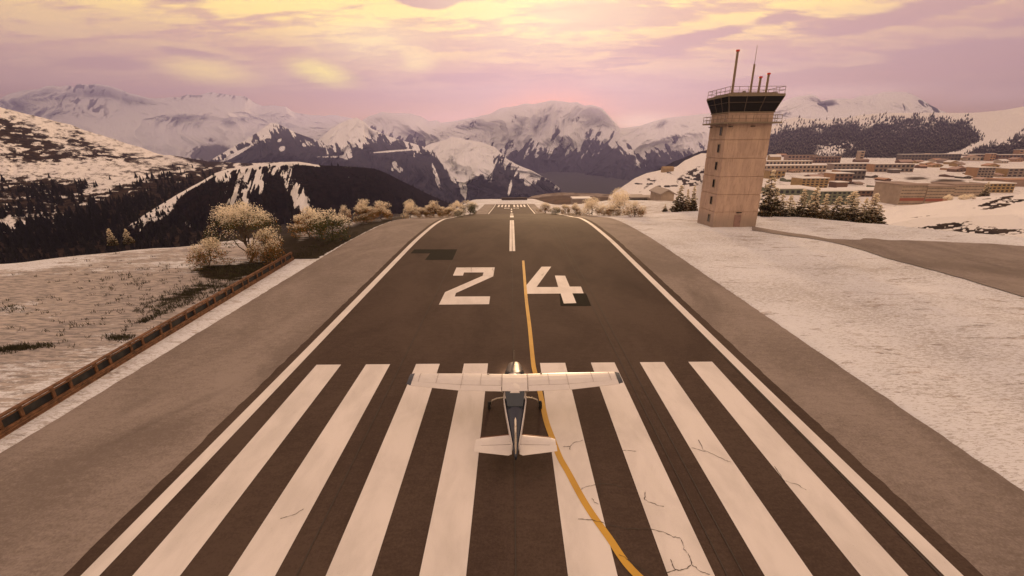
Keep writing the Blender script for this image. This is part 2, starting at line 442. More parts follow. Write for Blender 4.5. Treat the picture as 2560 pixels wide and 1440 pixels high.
M_white = material('white_paint', rough=.7, spec=.25, fn=m_paint((.74, .70, .68), (.62, .585, .565)))
M_yel = material('yellow_paint', rough=.65, spec=.25, fn=m_paint((.58, .34, .05), (.46, .26, .04)))
rowsY = np.unique(np.round(np.concatenate([np.arange(-40, 60, 2.0), np.arange(60, 160, 1.0), np.arange(160, 394.1, 2.0), [394]]), 3))
def sheet_y(name, xl, xr, y0, y1, dz, mat, nx=1):
    """flat strip that follows the runway profile; xl/xr numbers or functions of y"""
    ys = rowsY[(rowsY > y0) & (rowsY < y1)]; ys = np.concatenate([[y0], ys, [y1]])
    L = xl(ys) if callable(xl) else np.full_like(ys, xl); Rr = xr(ys) if callable(xr) else np.full_like(ys, xr)
    # exact linear profile between the shared rows
    z = np.interp(ys, rowsY, zr(rowsY)) + dz
    tt = np.linspace(0, 1, nx + 1)
    Pg = np.stack([L[:, None] * (1 - tt) + Rr[:, None] * tt, np.repeat(ys[:, None], nx + 1, 1), np.repeat(z[:, None], nx + 1, 1)], -1)
    o = grid_mesh(name, Pg, mat, smooth=True)
    return tag(o, kind='structure')
rj = lambda s_: (lambda ys: s_ + np.interp(ys, np.arange(-60, 420, .5), .10 * (np.random.RandomState(int(abs(s_) * 7)).rand(960) - .5)))
rows_f = np.unique(np.concatenate([np.arange(8, 60, .35)]))
_rs = rowsY
rowsY = np.unique(np.round(np.concatenate([_rs, np.arange(-40, 70, .5)]), 3))
sheet_y('shoulder', rj(-23.75), rj(20.55), -40, 394, 0.0, M_shou, 2)
sheet_y('runway', rj(-14.92), rj(15.3), -40, 393.5, 0.012, M_asph, 2)
# dark repair patches
def patch(name, pts, dz, mat, z0=0.0):
    W = [hit(*q) for q in pts] if z0 is not None else pts
    vs = [(a[0], a[1], float(np.interp(a[1], rowsY, zr(rowsY))) + dz) for a in W]
    return tag(MB().add(vs, [tuple(range(len(vs)))]).build(name, mat), kind='structure')
def z8(pts): return [(1000 + a / 4.571, 600 + b_ / 4.571) for a, b_ in pts]
o = patch('asphalt_repair', z8([(165, 108), (655, 108), (600, 230), (285, 230), (345, 155), (120, 155)]), .018, M_dark)
o = patch('asphalt_repair', z8([(1822, 612), (2125, 612), (2185, 757), (1835, 757)]), .018, M_dark)
# threshold stripes, numbers, lines
XL = [(-12.6, -11.02), (-9.42, -7.87), (-6.2, -4.68), (-3.12, -1.58), (1.76, 3.38), (5.03, 6.55), (8.17, 9.73), (11.29, 12.82)]
for a, b_ in XL:
    sheet_y('threshold_stripe', a, b_, -4, 25.04, .026, M_white, 1)
    sheet_y('threshold_stripe', a * .9 + .1, b_ * .9 + .1, 352, 384, .05, M_white, 1)
DZ = .026
two = z8([(645, 318), (1082, 316), (1065, 418), (640, 608), (625, 650), (1030, 648), (1018, 738), (445, 743), (515, 600), (945, 412), (955, 373), (732, 373), (720, 410), (605, 410)])
four = z8([(1618, 308), (1728, 308), (1560, 540), (1808, 540), (1770, 410), (1887, 410), (1940, 535), (2068, 535), (2098, 612), (1970, 612), (2015, 725), (1872, 730), (1835, 615), (1450, 618), (1445, 520)])
patch('runway_number', two, DZ, M_white); patch('runway_number', four, DZ, M_white)
# far number 06 as seen upside down from this end
def far_poly(pts, x0, y0, sx, sy):
    vs = [(x0 + a * sx, y0 + b_ * sy, float(np.interp(y0 + b_ * sy, rowsY, zr(rowsY))) + .06) for a, b_ in pts]
    return vs
def far_digit(x0, segs):
    mb = MB()
    for a, b_, c_, d_ in segs:
        mb.add(far_poly([(a, b_), (c_, b_), (c_, d_), (a, d_)], x0, 330, 1, 1), [(0, 1, 2, 3)])
    tag(mb.build('runway_number', M_white), kind='structure')
far_digit(1.6, [(0, 0, 4, 1.8), (0, 7.2, 4, 9), (0, 1.8, .9, 7.2), (3.1, 1.8, 4, 7.2)])
far_digit(-5.4, [(0, 0, 4, 1.8), (0, 7.2, 4, 9), (0, 1.8, .9, 7.2), (3.1, 4.5, 4, 7.2), (.9, 3.6, 4, 5.2)])
sheet_y('edge_line', -14.32, -13.7, -40, 392, .028, M_white); sheet_y('edge_line', 13.98, 14.6, -40, 392, .028, M_white)
sheet_y('centre_line', -.30, .05, 55.4, 86, .028, M_white); sheet_y('centre_line', .11, .46, 55.4, 86, .028, M_white)
for a in range(100, 330, 30): 
    sheet_y('centre_line', -.35, .55, a, a + 18, .05, M_white)
# yellow taxi line
yl = [(1308, 652), (1312, 705), (1316, 753), (1324, 819), (1332, 900), (1337, 930), (1351, 987), (1365, 1052), (1381, 1098), (1399, 1145), (1419, 1180), (1464, 1262), (1520, 1343), (1593, 1440)]
W = [hit(*q)[:2] for q in yl]
W.append((W[-1][0] + 1.6, W[-1][1] - 1.7)); W.append((W[-1][0] + 3, W[-1][1] - 2.2)); W.append((W[-1][0] + 4, W[-1][1] - 1.6))
def cr_spline(W, n=8):
    W = [np.array(q, float) for q in W]; W = [2 * W[0] - W[1]] + W + [2 * W[-1] - W[-2]]; o = []
    for i in range(1, len(W) - 2):
        for k in range(n):
            t_ = k / n; a, b_, c_, d_ = W[i - 1:i + 3]
            o.append(.5 * (2 * b_ + (c_ - a) * t_ + (2 * a - 5 * b_ + 4 * c_ - d_) * t_ ** 2 + (3 * b_ - a - 3 * c_ + d_) * t_ ** 3))
    return np.array(o + [W[-2]])
def ribbon(name, W, wd, dz, mat):
    W = np.asarray(W, float)[:, :2]; d = np.gradient(W, axis=0); d /= np.linalg.norm(d, axis=1)[:, None] + 1e-9; nn = np.stack([-d[:, 1], d[:, 0]], -1)
    wd = np.broadcast_to(wd, (len(W),))[:, None] / 2
    z = np.interp(W[:, 1], rowsY, zr(rowsY)) + dz
    A = np.concatenate([W - nn * wd, z[:, None]], 1); B = np.concatenate([W + nn * wd, z[:, None]], 1)
    return grid_mesh(name, np.stack([A, B], 1), mat, flip=True)
tag(ribbon('taxi_line', cr_spline(W), .28, .034, M_yel), kind='structure')
# joints and cracks
M_crack = material('tar_joint', (.055, .044, .037), .8)
for a in (.05, -7.15, 6.95, 7.5):
    sheet_y('pavement_joint', a - .022, a + .022, -4, 58 if a == .05 else 75, .040 if a != .05 else .041, M_crack)
sheet_y('pavement_joint', 13.83, 13.90, 6, 60, .040, M_crack)
def zz5(pts): return [(1300 + a / 3.2, 1100 + b_ / 3.2) for a, b_ in pts]
random.seed(4)
crk = [zz5(q) for q in ([(480, 405), (530, 385), (590, 372), (640, 358), (760, 365), (800, 385)], [(640, 330), (640, 420), (635, 470)], [(575, 475), (600, 505), (630, 522)],
    [(460, 640), (560, 648), (640, 665), (700, 690), (860, 715), (1010, 715), (1130, 735), (1210, 775), (1290, 800), (1310, 880), (1350, 930), (1375, 1015), (1300, 1045), (1240, 1045), (1150, 1075)],
    [(1375, 1015), (1450, 1060), (1520, 1085)], [(1200, 960), (1240, 1045)], [(995, 425), (995, 485), (1060, 515), (1150, 542)], [(820, 92), (870, 90), (930, 98)],
    [(1430, 10), (1465, 85), (1560, 130), (1640, 170), (1690, 190)], [(2030, 215), (2110, 335), (2220, 368), (2290, 415)], [(1370, 65), (1480, 100)], [(340, 60), (400, 55), (440, 25), (500, 12)], [(400, 55), (400, 85)],
    [(70, 360), (130, 300), (240, 255)], [(785, 925), (830, 945), (850, 965), (900, 1005), (1000, 1050), (1060, 1085)])]
crk += [z8(q) for q in ([(735, 322), (800, 332), (820, 318), (812, 345), (822, 372)], [(1060, 322), (1052, 350), (1070, 345), (1062, 372)], [(885, 432), (940, 412), (1065, 416)], [(1615, 412), (1640, 385), (1632, 410)], [(860, 330), (950, 325)])]
crk += [[(700 + 6 * random.random(), 1300), (735, 1290), (760, 1275)]]
for q in crk:
    W = np.array([hit(*p_)[:2] for p_ in q]); n_ = len(W)
    W = np.concatenate([W[:-1][:, None] * (1 - np.linspace(0, 1, 5, endpoint=False))[None, :, None] + W[1:][:, None] * np.linspace(0, 1, 5, endpoint=False)[None, :, None]]).reshape(-1, 2)
    W = np.concatenate([W, [hit(*q[-1])[:2]]]); W += (np.random.RandomState(n_).rand(*W.shape) - .5) * .05
    wd = .008 + .026 * np.random.RandomState(n_ + 3).rand(len(W))
    tag(ribbon('pavement_crack', W, wd, .044, M_crack), kind='structure')
# apron beyond the snow on the right
near = [(1880, 577), (1900, 579), (2068, 604), (2111, 613), (2266, 659), (2560, 744), (2760, 802)]
far = [(1880, 566), (1900, 570), (1964, 581), (2044, 593), (2070, 598), (2150, 600.5), (2158, 596.5), (2185, 597), (2209, 600.5), (2390, 607), (2560, 616.5), (2760, 629)]
A_n = np.array([hit(*q) for q in near]); A_f = np.array([hit(*q) for q in far])
u_ = np.linspace(0, 1, 160)
def resamp(px, pts, Wd):
    xs = [q[0] for q in pts]; return np.stack([np.interp(px, xs, Wd[:, i]) for i in range(2)], -1)
pxs = np.sort(np.concatenate([np.linspace(1880, 2760, 150), [2150, 2158]]))
a, b_ = resamp(pxs, near, A_n), resamp(pxs, far, A_f)
tt = np.linspace(0, 1, 14)[:, None, None]
XY = a[None] * (1 - tt) + b_[None] * tt
Pg = np.concatenate([XY, (G(XY[..., 0], XY[..., 1]) + .07)[..., None]], -1)
tag(grid_mesh('apron', Pg, M_shou, flip=False), kind='structure')

# ================================================================== distant terrain: lofted hillsides with real depth
def loft_terrain(name, rows, px0, px1, ncol, sub, mat, amp=None, seed=0, freq=(9, 3), maskf=None, jit=None, back=(26, 1.18), g=.50):
    """rows: list of (curve [(px,py),...], depth or [(px,D),...]); first row is the skyline"""
    U = np.linspace(px0, px1, ncol); PYs, Ds = [], []
    for cv_, D in rows:
        cv_ = np.array(cv_, float); PYs.append(np.interp(U, cv_[:, 0], cv_[:, 1]))
        if np.isscalar(D): Ds.append(np.full(ncol, float(D)))
        else:
            D = np.array(D, float); Ds.append(np.interp(U, D[:, 0], D[:, 1]))
    PYs, Ds = np.array(PYs), np.log(np.array(Ds)); nr = len(rows)
    T = np.concatenate([np.linspace(i, i + 1, sub[i], endpoint=False) for i in range(nr - 1)] + [[nr - 1]])
    i0 = np.clip(T.astype(int), 0, nr - 2); f = (T - i0)[:, None]
    py = PYs[i0] * (1 - f) + PYs[i0 + 1] * f; lD = Ds[i0] * (1 - f) + Ds[i0 + 1] * f
    uu = np.repeat(U[None], len(T), 0); tt_ = np.repeat(T[:, None], ncol, 1)
    # crest detail
    cr_ = (fbm(U / 14., U * 0, 4, seed + 50) - .5)[None] * (jit if jit else 0)
    py = py + cr_ * np.clip(1 - tt_, 0, 1)
    D = np.exp(lD)
    if amp:
        un = uu / (px1 - px0) * freq[0]; tn = tt_ / (nr - 1) * freq[1]
        wx = (fbm(un * .8, tn * 1.5, 3, seed + 7) - .5) * .9
        rid = fbm(un + wx, tn * .55 + wx * .3, 7, seed, g, ridge=True)
        low = fbm(un * .45, tn * .5, 3, seed + 31)
        e = sstep(0, .35, tt_) 
        D = D * (1 - amp * ((rid - .55) * e + (low - .5) * 1.2 * e))
    else: rid = np.full_like(D, .5)
    Pm = at(uu, py, D)
    if maskf is not None: mk = maskf(uu, py, tt_, rid)
    else: mk = np.zeros_like(D)
    # far side of the crest and the fine fore skirt
    b1 = at(U, PYs[0] + cr_[0] + back[0], np.exp(Ds[0]) * back[1])
    Pm = np.concatenate([b1[None], Pm]); mk = np.concatenate([mk[:1], mk])
    uv = np.stack([np.repeat(U[None], len(Pm), 0) / 100., np.concatenate([[-.1], T])[:, None] * np.ones((1, ncol))], -1)
    o = grid_mesh(name, Pm, mat, dict(mask=mk), uv=uv, flip=True)
    tag(o, kind='structure')
    return o, Pm[1:], mk[1:]

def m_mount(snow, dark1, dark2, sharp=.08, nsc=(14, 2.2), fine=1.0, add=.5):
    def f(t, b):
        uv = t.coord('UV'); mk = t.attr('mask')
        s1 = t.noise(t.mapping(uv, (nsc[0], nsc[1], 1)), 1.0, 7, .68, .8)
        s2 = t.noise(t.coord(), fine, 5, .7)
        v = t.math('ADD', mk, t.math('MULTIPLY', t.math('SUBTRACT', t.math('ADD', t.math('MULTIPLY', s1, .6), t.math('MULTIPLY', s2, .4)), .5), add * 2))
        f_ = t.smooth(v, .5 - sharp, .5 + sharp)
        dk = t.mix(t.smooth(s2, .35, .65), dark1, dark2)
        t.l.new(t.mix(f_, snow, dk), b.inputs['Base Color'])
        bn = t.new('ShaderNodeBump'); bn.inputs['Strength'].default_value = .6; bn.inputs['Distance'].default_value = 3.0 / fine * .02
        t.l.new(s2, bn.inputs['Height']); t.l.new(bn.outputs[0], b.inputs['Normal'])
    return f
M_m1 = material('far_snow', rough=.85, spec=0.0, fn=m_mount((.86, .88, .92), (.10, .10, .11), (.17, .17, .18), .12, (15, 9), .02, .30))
M_m2 = material('mountain_snow', rough=.85, spec=0.0, fn=m_mount((.87, .88, .91), (.018, .022, .032), (.05, .045, .05), .045, (17, 8), .02, .50))
M_h1 = material('hill_snow', rough=.8, spec=0.0, fn=m_mount((.78, .76, .76), (.016, .014, .012), (.06, .042, .032), .10, (10, 26), .12, .50))
M_h2 = material('forest_slope', rough=.85, spec=0.0, fn=m_mount((.76, .75, .76), (.007, .006, .006), (.018, .013, .011), .05, (26, 9), .10, .55))
M_h3 = material('town_hill_snow', rough=.8, spec=0.0, fn=m_mount((.78, .76, .76), (.035, .030, .030), (.09, .07, .06), .08, (12, 30), .10, .45))
def ys(pts): 
    a = np.array(pts, float); return lambda px: np.interp(px, a[:, 0], a[:, 1])

# --- L1 farthest range on the left
sky1 = [(-500, 330), (-200, 262), (-60, 250), (0, 246), (21, 236), (53, 227), (95, 223), (116, 215), (134, 213), (151, 217), (169, 213), (186, 219), (193, 210), (211, 212), (239, 210), (267, 213), (299, 222), (323, 233),
        (369, 245), (387, 245), (415, 245), (450, 243), (471, 236), (492, 240), (520, 231), (548, 233), (580, 238), (612, 240), (633, 254), (654, 264), (686, 264), (714, 266), (738, 282), (773, 287), (809, 290), (837, 287), (900, 300), (1100, 330), (1300, 350)]
def mk1(u, py, t_, rid):
    st = fbm(u / 9 + py / 20, py / 12, 4, 91)
    m_ = .02 + .30 * sstep(.55, .42, rid) * sstep(.4, .7, st)
    m_ = m_ + .55 * np.exp(-((u - 205) / 60) ** 2 - ((py - 255) / 32) ** 2) * sstep(.45, .6, st)
    for a in [(300, 320, 60, 14, .6), (560, 345, 70, 40, -.5), (540, 378, 60, 16, .1)]: m_ = m_ + .38 * gblob(u, py, *a)
    m_ = m_ + .8 * gblob(u, py, 545, 392, 60, 16) + sstep(.35, .0, t_) * .25 * sstep(.5, .6, st)
    return m_
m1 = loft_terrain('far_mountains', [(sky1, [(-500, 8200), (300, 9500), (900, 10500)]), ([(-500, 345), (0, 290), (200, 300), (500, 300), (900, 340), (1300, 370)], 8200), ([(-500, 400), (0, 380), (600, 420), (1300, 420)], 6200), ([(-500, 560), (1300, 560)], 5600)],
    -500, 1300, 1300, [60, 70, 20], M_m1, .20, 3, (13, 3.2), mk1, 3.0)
# --- L2 central massif
sky2 = [(840, 330), (905, 302), (923, 291), (955, 280), (983, 283), (1025, 284), (1053, 292), (1074, 303), (1090, 300), (1102, 307), (1127, 304), (1183, 294), (1222, 286), (1254, 270), (1292, 265), (1313, 259), (1338, 260), (1377, 251), (1419, 256), (1443, 256), (1461, 264), (1482, 263), (1507, 272), (1524, 291), (1549, 321), (1600, 370), (1700, 430)]
sn2 = ys([(840, 330), (1000, 350), (1100, 380), (1200, 392), (1290, 378), (1400, 372), (1450, 382), (1549, 352), (1700, 380)])
def mk2(u, py, t_, rid):
    st = fbm(u / 12 + (py - 300) / 26, py / 30, 6, 17, .6)
    m_ = sstep(-34, 34, py - sn2(u) + (st - .5) * 120) + .12
    for a in [(1180, 312, 30, 14, -1.0), (1290, 300, 20, 24, 1.1), (1385, 275, 10, 20, .9), (1440, 300, 12, 30, .9), (1390, 330, 22, 40, .2), (1480, 335, 20, 30, .5)]: m_ = m_ + .42 * gblob(u, py, *a) * sstep(.35, .6, st)
    return m_
m2 = loft_terrain('central_mountain', [(sky2, [(840, 7800), (1200, 7200), (1700, 6600)]), ([(840, 400), (1100, 372), (1300, 360), (1450, 368), (1700, 440)], 6200), ([(840, 470), (1300, 470), (1700, 480)], 5000), ([(840, 560), (1700, 560)], 4700)],
    840, 1700, 1100, [85, 60, 14], M_m2, .30, 11, (8, 3), mk2, 2.5)
# --- right mountain (both sides of the tower)
sky3 = [(1400, 480), (1450, 440), (1500, 385), (1531, 345), (1549, 321), (1600, 314), (1660, 296), (1765, 284), (1850, 276), (1941, 260), (1962, 251), (1994, 241), (2029, 236), (2043, 241), (2054, 251), (2078, 247), (2114, 246), (2128, 249), (2149, 240), (2180, 238), (2208, 230), (2240, 229), (2272, 232), (2303, 247), (2328, 264), (2367, 282), (2420, 300), (2700, 330)]
sn3 = ys([(1400, 360), (1500, 362), (1549, 372), (1600, 392), (1650, 372), (1700, 390), (1800, 380), (1941, 500), (2400, 500)])
def mk3(u, py, t_, rid):
    st = fbm(u / 12 - (py - 300) / 22, py / 26, 6, 29, .6)
    m_ = sstep(-28, 28, py - sn3(u) + (st - .5) * 110) + .06
    for a in [(1685, 350, 26, 16, -.7), (2065, 270, 5, 22, -.4), (2050, 262, 14, 5, .4), (2320, 262, 9, 22, -.8), (2340, 272, 9, 18, -.8), (2300, 255, 5, 18, -.8), (2260, 268, 4, 16, -.3)]: m_ = m_ + .6 * gblob(u, py, *a) * sstep(.3, .5, st)
    return m_
m3 = loft_terrain('right_mountain', [(sky3, [(1400, 5200), (1700, 5600), (2400, 6200)]), ([(1400, 500), (1500, 430), (1600, 370), (1765, 330), (2000, 290), (2400, 310), (2700, 345)], 4700), ([(1400, 540), (1600, 470), (2000, 420), (2700, 420)], 4000), ([(1400, 600), (2700, 600)], 3700)],
    1400, 2700, 1200, [60, 60, 12], M_m2, .20, 23, (11, 3), mk3, 1.5)
# --- dark middle ridge
sky4 = [(480, 430), (538, 393), (598, 359), (633, 338), (675, 308), (684, 307), (696, 310), (738, 331), (795, 352), (815, 333), (842, 312), (870, 299), (891, 294), (909, 304), (930, 322), (965, 338), (1000, 350), (1035, 360), (1060, 367), (1081, 358), (1116, 349), (1127, 341), (1166, 349), (1201, 355), (1236, 367), (1268, 397), (1292, 411), (1327, 425), (1352, 439), (1380, 455), (1420, 490), (1500, 530)]
sn4 = ys([(480, 395), (560, 392), (640, 345), (700, 318), (795, 352), (815, 372), (905, 366), (935, 345), (1060, 372), (1085, 395), (1127, 425), (1200, 440), (1250, 400), (1300, 432), (1352, 440), (1500, 500)])
def mk4(u, py, t_, rid):
    st = fbm(u / 8 + (py - 380) / 20 * np.sign(u - 1170), py / 26, 6, 41, .6)
    m_ = sstep(-26, 26, py - sn4(u) + (st - .5) * 85) + .05
    for a in [(665, 330, 26, 8, 1.0), (705, 372, 12, 8, -.5), (700, 350, 10, 5, -.6), (765, 362, 16, 7, 0), (590, 385, 60, 5, -.5), (980, 378, 70, 3, -.08), (985, 415, 9, 16, .2), (1000, 425, 10, 10, 0), (868, 385, 12, 20, .2), (835, 392, 50, 3, 0),
              (1325, 432, 24, 10, .35), (1320, 455, 14, 14, .3), (1150, 425, 34, 50, .2), (1215, 420, 14, 50, -.3), (1090, 440, 6, 40, -.3), (1160, 478, 8, 34, .0), (1275, 470, 5, 26, .2)]: m_ = m_ - .95 * gblob(u, py, *a) * sstep(.3, .5, st)
    return m_
m4 = loft_terrain('forested_ridge', [(sky4, [(480, 3600), (800, 4200), (1150, 3600), (1500, 3200)]), ([(480, 450), (640, 410), (800, 400), (905, 380), (1127, 430), (1236, 440), (1352, 465), (1500, 545)], 3100), ([(480, 500), (1500, 500)], 2700), ([(480, 600), (1500, 600)], 2500)],
    480, 1500, 1200, [75, 50, 12], M_m2, .28, 37, (12, 3), mk4, 2.0)
# --- left snowy hill and plateau
sky5 = [(-600, 250), (-200, 240), (0, 268), (100, 293), (180, 313), (200, 322), (260, 340), (310, 356), (350, 368), (385, 381), (410, 388), (430, 388), (470, 395), (520, 403), (560, 405), (620, 408), (700, 405), (750, 404), (780, 418), (850, 460), (1040, 540)]
def mk5(u, py, t_, rid):
    st = fbm(u / 26 + py / 14, py / 4.5 - u / 40, 6, 53, .6)
    st2 = fbm(u / 16, py / 5, 5, 57)
    m_ = .24 + .34 * st2
    for a in [(30, 330, 90, 22, .3, .55), (60, 350, 60, 14, .3, .4), (190, 350, 14, 22, .3, .3), (90, 390, 90, 16, .05, .30), (250, 375, 90, 10, .3, .22), (280, 392, 110, 8, .0, .22), (420, 420, 90, 8, -.1, .2), (450, 440, 70, 10, -.1, .28), (20, 470, 60, 20, 0, .3), (20, 510, 80, 30, 0, .45), (160, 510, 160, 26, 0, .4),
              (110, 478, 75, 24, 0, .55), (210, 463, 28, 8, 0, .35), (330, 470, 60, 10, -.2, .42)]: m_ = m_ + a[5] * gblob(u, py, *a[:5]) * (.15 + 1.5 * sstep(.38, .6, st))
    # wooded gully
    yg = np.interp(u, [0, 150, 250, 330, 420, 500, 560], [585, 560, 515, 495, 462, 440, 425]); 
    m_ = m_ + 1.1 * sstep(-22, 16, py - yg + (st2 - .5) * 60)
    m_ = m_ + 1.2 * gblob(u, py, 478, 386, 54, 12, .35) * (u > 425)
    return m_
h5 = loft_terrain('left_hill', [(sky5, [(-600, 700), (0, 900), (430, 1500), (760, 1250), (1040, 1400)]), ([(-600, 360), (0, 350), (200, 370), (400, 410), (600, 425), (780, 440), (1040, 560)], [(-600, 560), (0, 700), (400, 1000), (1040, 1100)]),
    ([(-600, 480), (0, 450), (300, 450), (500, 440), (1040, 580)], [(-600, 420), (300, 560), (1040, 820)]), ([(-600, 620), (1040, 620)], 330), ([(-600, 760), (1040, 740)], 260)],
    -600, 1040, 900, [40, 50, 60, 10], M_h1, .08, 61, (9, 4), mk5, 2.0)
# --- dark wooded spur facing us
sky6 = [(-200, 760), (150, 640), (330, 556), (385, 522), (440, 488), (500, 455), (540, 432), (570, 422), (640, 412), (700, 406), (745, 404), (800, 413), (870, 416), (935, 421), (965, 432), (1000, 450), (1035, 467), (1060, 480), (1115, 505), (1180, 530), (1260, 560)]
def mk6(u, py, t_, rid):
    st = fbm(u / 9 + (py - 400) / 30, py / 34, 5, 71); s2 = fbm(u / 26 - (py - 400) / 60, py / 60, 4, 73)
    m_ = np.where(u < 790, .93, .97)
    sk = np.interp(u, [a[0] for a in sky6], [a[1] for a in sky6])
    for a in [(400, 520, 80, 13, -.62, .95), (380, 545, 40, 14, -.3, .7), (560, 440, 60, 16, -.2, .75), (590, 490, 30, 34, .9, .75), (640, 450, 26, 40, -.5, .75), (610, 520, 40, 18, .3, .45), (690, 425, 40, 16, .2, .6), (735, 470, 22, 46, -.35, .85), (755, 510, 20, 24, -.3, .8), (700, 409, 90, 5, 0, .8),
              (820, 470, 8, 40, -.5, .42), (860, 418, 60, 6, 0, .4), (880, 445, 30, 10, .3, .36), (470, 560, 16, 14, .5, .5), (352, 575, 8, 14, .3, .5), (430, 510, 14, 22, .4, .5)]:
        m_ = m_ - a[5] * .82 * gblob(u, py, *a[:5]) * (.5 + .8 * sstep(.38, .62, st))
    m_ = m_ - .75 * np.exp(-((py - sk) / 5.) ** 2) * (u < 800)
    return m_
h6 = loft_terrain('wooded_spur', [(sky6, [(-200, 300), (330, 400), (570, 560), (935, 760), (1180, 1000)]), ([(-200, 780), (150, 680), (330, 590), (570, 480), (800, 470), (935, 470), (1100, 530), (1260, 580)], [(-200, 280), (330, 360), (570, 440), (935, 560), (1260, 800)]),
    ([(-200, 800), (1260, 620)], [(-200, 260), (570, 320), (1260, 500)]), ([(-200, 900), (1260, 760)], [(-200, 200), (1260, 300)])],
    -200, 1260, 1200, [70, 60, 10], M_h2, .12, 83, (14, 3), mk6, 1.5)
# --- valley side beyond the far threshold
sky7 = [(1270, 560), (1315, 497), (1330, 490), (1365, 484), (1400, 481), (1480, 483), (1560, 487), (1620, 486), (1760, 486)]
def mk7(u, py, t_, rid):
    return .35 + .35 * fbm(u / 14, py / 4, 4, 5) + .25 * (py > np.interp(u, [1315, 1400, 1500, 1760], [497, 488, 492, 496])) 
M_h7 = material('heath_slope', rough=.85, spec=0.0, fn=m_mount((.42, .36, .31), (.10, .08, .06), (.17, .12, .08), .25, (10, 20), .05, .35))
h7 = loft_terrain('valley_slope', [(sky7, 900), ([(1270, 580), (1330, 500), (1760, 500)], 620), ([(1270, 600), (1760, 540)], 470), ([(1270, 700), (1760, 700)], 400)], 1270, 1760, 260, [14, 12, 6], M_h7, .05, 91, (5, 3), mk7, 1)
# --- small snow hill left of the tower + darker ridge behind it
sky8b = [(1560, 470), (1620, 432), (1645, 423), (1660, 417), (1685, 403), (1710, 394), (1750, 378), (1790, 370), (1840, 420), (1900, 520)]
h8b = loft_terrain('brown_ridge', [(sky8b, 1500), ([(1560, 500), (1900, 530)], 1250), ([(1560, 560), (1900, 560)], 1150)], 1560, 1900, 240, [16, 6], M_h2, .05, 5, (4, 2), lambda u, py, t_, r_: .9 + 0 * u, 2)
sky8 = [(1480, 520), (1530, 487), (1560, 464), (1588, 445), (1616, 433), (1656, 424), (1692, 416), (1712, 401), (1753, 383), (1800, 384), (1850, 430), (1890, 520)]
def mk8(u, py, t_, rid):
    st = fbm(u / 9, py / 4, 4, 15); m_ = .12 + .15 * st
    for a in [(1740, 440, 34, 20, -.4, .8), (1715, 452, 22, 10, 0, .6), (1628, 450, 14, 8, 0, .5), (1600, 459, 60, 2.5, 0, .6), (1670, 466, 40, 3, 0, .6), (1671, 430, 16, 9, 0, .5), (1600, 478, 30, 4, -.6, .4)]: m_ = m_ + a[5] * gblob(u, py, *a[:5]) * sstep(.3, .6, st)
    return m_
h8 = loft_terrain('snow_hill', [(sky8, [(1480, 700), (1753, 900), (1890, 900)]), ([(1480, 530), (1560, 478), (1650, 455), (1800, 440), (1890, 540)], 640), ([(1480, 560), (1650, 497), (1890, 550)], 380), ([(1480, 620), (1890, 600)], 300)], 1480, 1890, 360, [30, 30, 8], M_h3, .06, 7, (6, 3), mk8, 1.2)
# --- wooded hill above the town
sky9 = [(1850, 345), (1927, 320), (1959, 299), (1987, 293), (2022, 296), (2064, 300), (2117, 294), (2170, 285), (2222, 282), (2363, 282), (2433, 282), (2504, 276), (2560, 266), (2700, 235), (3000, 200)]
def forest9(u, py):
    n_ = fbm(u / 22, py / 9, 4, 19); n2_ = fbm(u / 60, py / 30, 3, 23)
    top = np.interp(u, [1850, 1930, 1990, 2060, 2170, 2300, 2420, 2470, 2560, 2800], [330, 318, 304, 306, 296, 290, 296, 360, 330, 300])
    f_ = sstep(-10, 26, py - top + (n_ - .5) * 40)
    # clear swath rising to the right and clearing above the town
    sw = np.abs(py - np.interp(u, [2300, 2400, 2470, 2520, 2560, 2700], [408, 384, 352, 322, 310, 270])) 
    f_ = f_ * np.where(u > 2330, sstep(3, 13, sw + (n_ - .5) * 8), 1)
    f_ = np.where((u > 2440) & (py < np.interp(u, [2440, 2500, 2560, 2700], [330, 300, 290, 262])), 0, f_)
    f_ = f_ * (1 - .8 * gblob(u, py, 2095, 366, 50, 12) * (n_ > .42)) * (1 - .9 * gblob(u, py, 2070, 382, 34, 9) * (n_ > .4)) * (1 - gblob(u, py, 1935, 318, 22, 14, -.6))
    return f_ * (.55 + .6 * n2_ + .25 * sstep(330, 380, py))
def mk9(u, py, t_, rid): return .06 + .62 * forest9(u, py) + .12 * fbm(u / 20, py / 4, 3, 2)
h9 = loft_terrain('town_hill', [(sky9, 2300), ([(1850, 400), (1950, 345), (2100, 340), (2400, 335), (2560, 325), (3000, 290)], 1800), ([(1850, 415), (2100, 405), (2560, 392), (3000, 380)], 1150), ([(1850, 430), (3000, 420)], 1020)], 1850, 3000, 900, [46, 60, 8], M_h3, .07, 43, (9, 3), mk9, 1.2)
# --- town shelf
def shelfD(py): return 38.5 / math.tan(PITCH - math.atan((py - 720) / -FOC) * 1.0) if False else 38.5 / math.tan(PITCH + math.atan((py - 720) / FOC))
def m_town(t, b):
    uv = t.coord('UV'); co = t.coord(); mk = t.attr('mask')
    s1 = t.noise(t.mapping(co, (.05, .02, 1)), 1.0, 5, .6, 1.2); s2 = t.noise(t.mapping(co, (.03, .12, 1)), 1.0, 6, .7)
    c = t.mix(t.smooth(t.math('ADD', s2, t.math('MULTIPLY', t.math('SUBTRACT', mk, .5), .6)), .52, .64), (.76, .74, .74), (.10, .08, .065))
    lines = t.math('ABSOLUTE', t.math('SUBTRACT', s1, .5))
    c = t.mix(t.smooth(lines, .016, .006, 0, .75), c, (.30, .27, .26))
    t.l.new(c, b.inputs['Base Color'])
M_town = material('town_snow', rough=.8, spec=0.0, fn=m_town)
rows10 = [([(1760, p_), (3000, p_)], shelfD(p_)) for p_ in (374, 384, 396, 412, 432, 460, 490, 520, 560)]
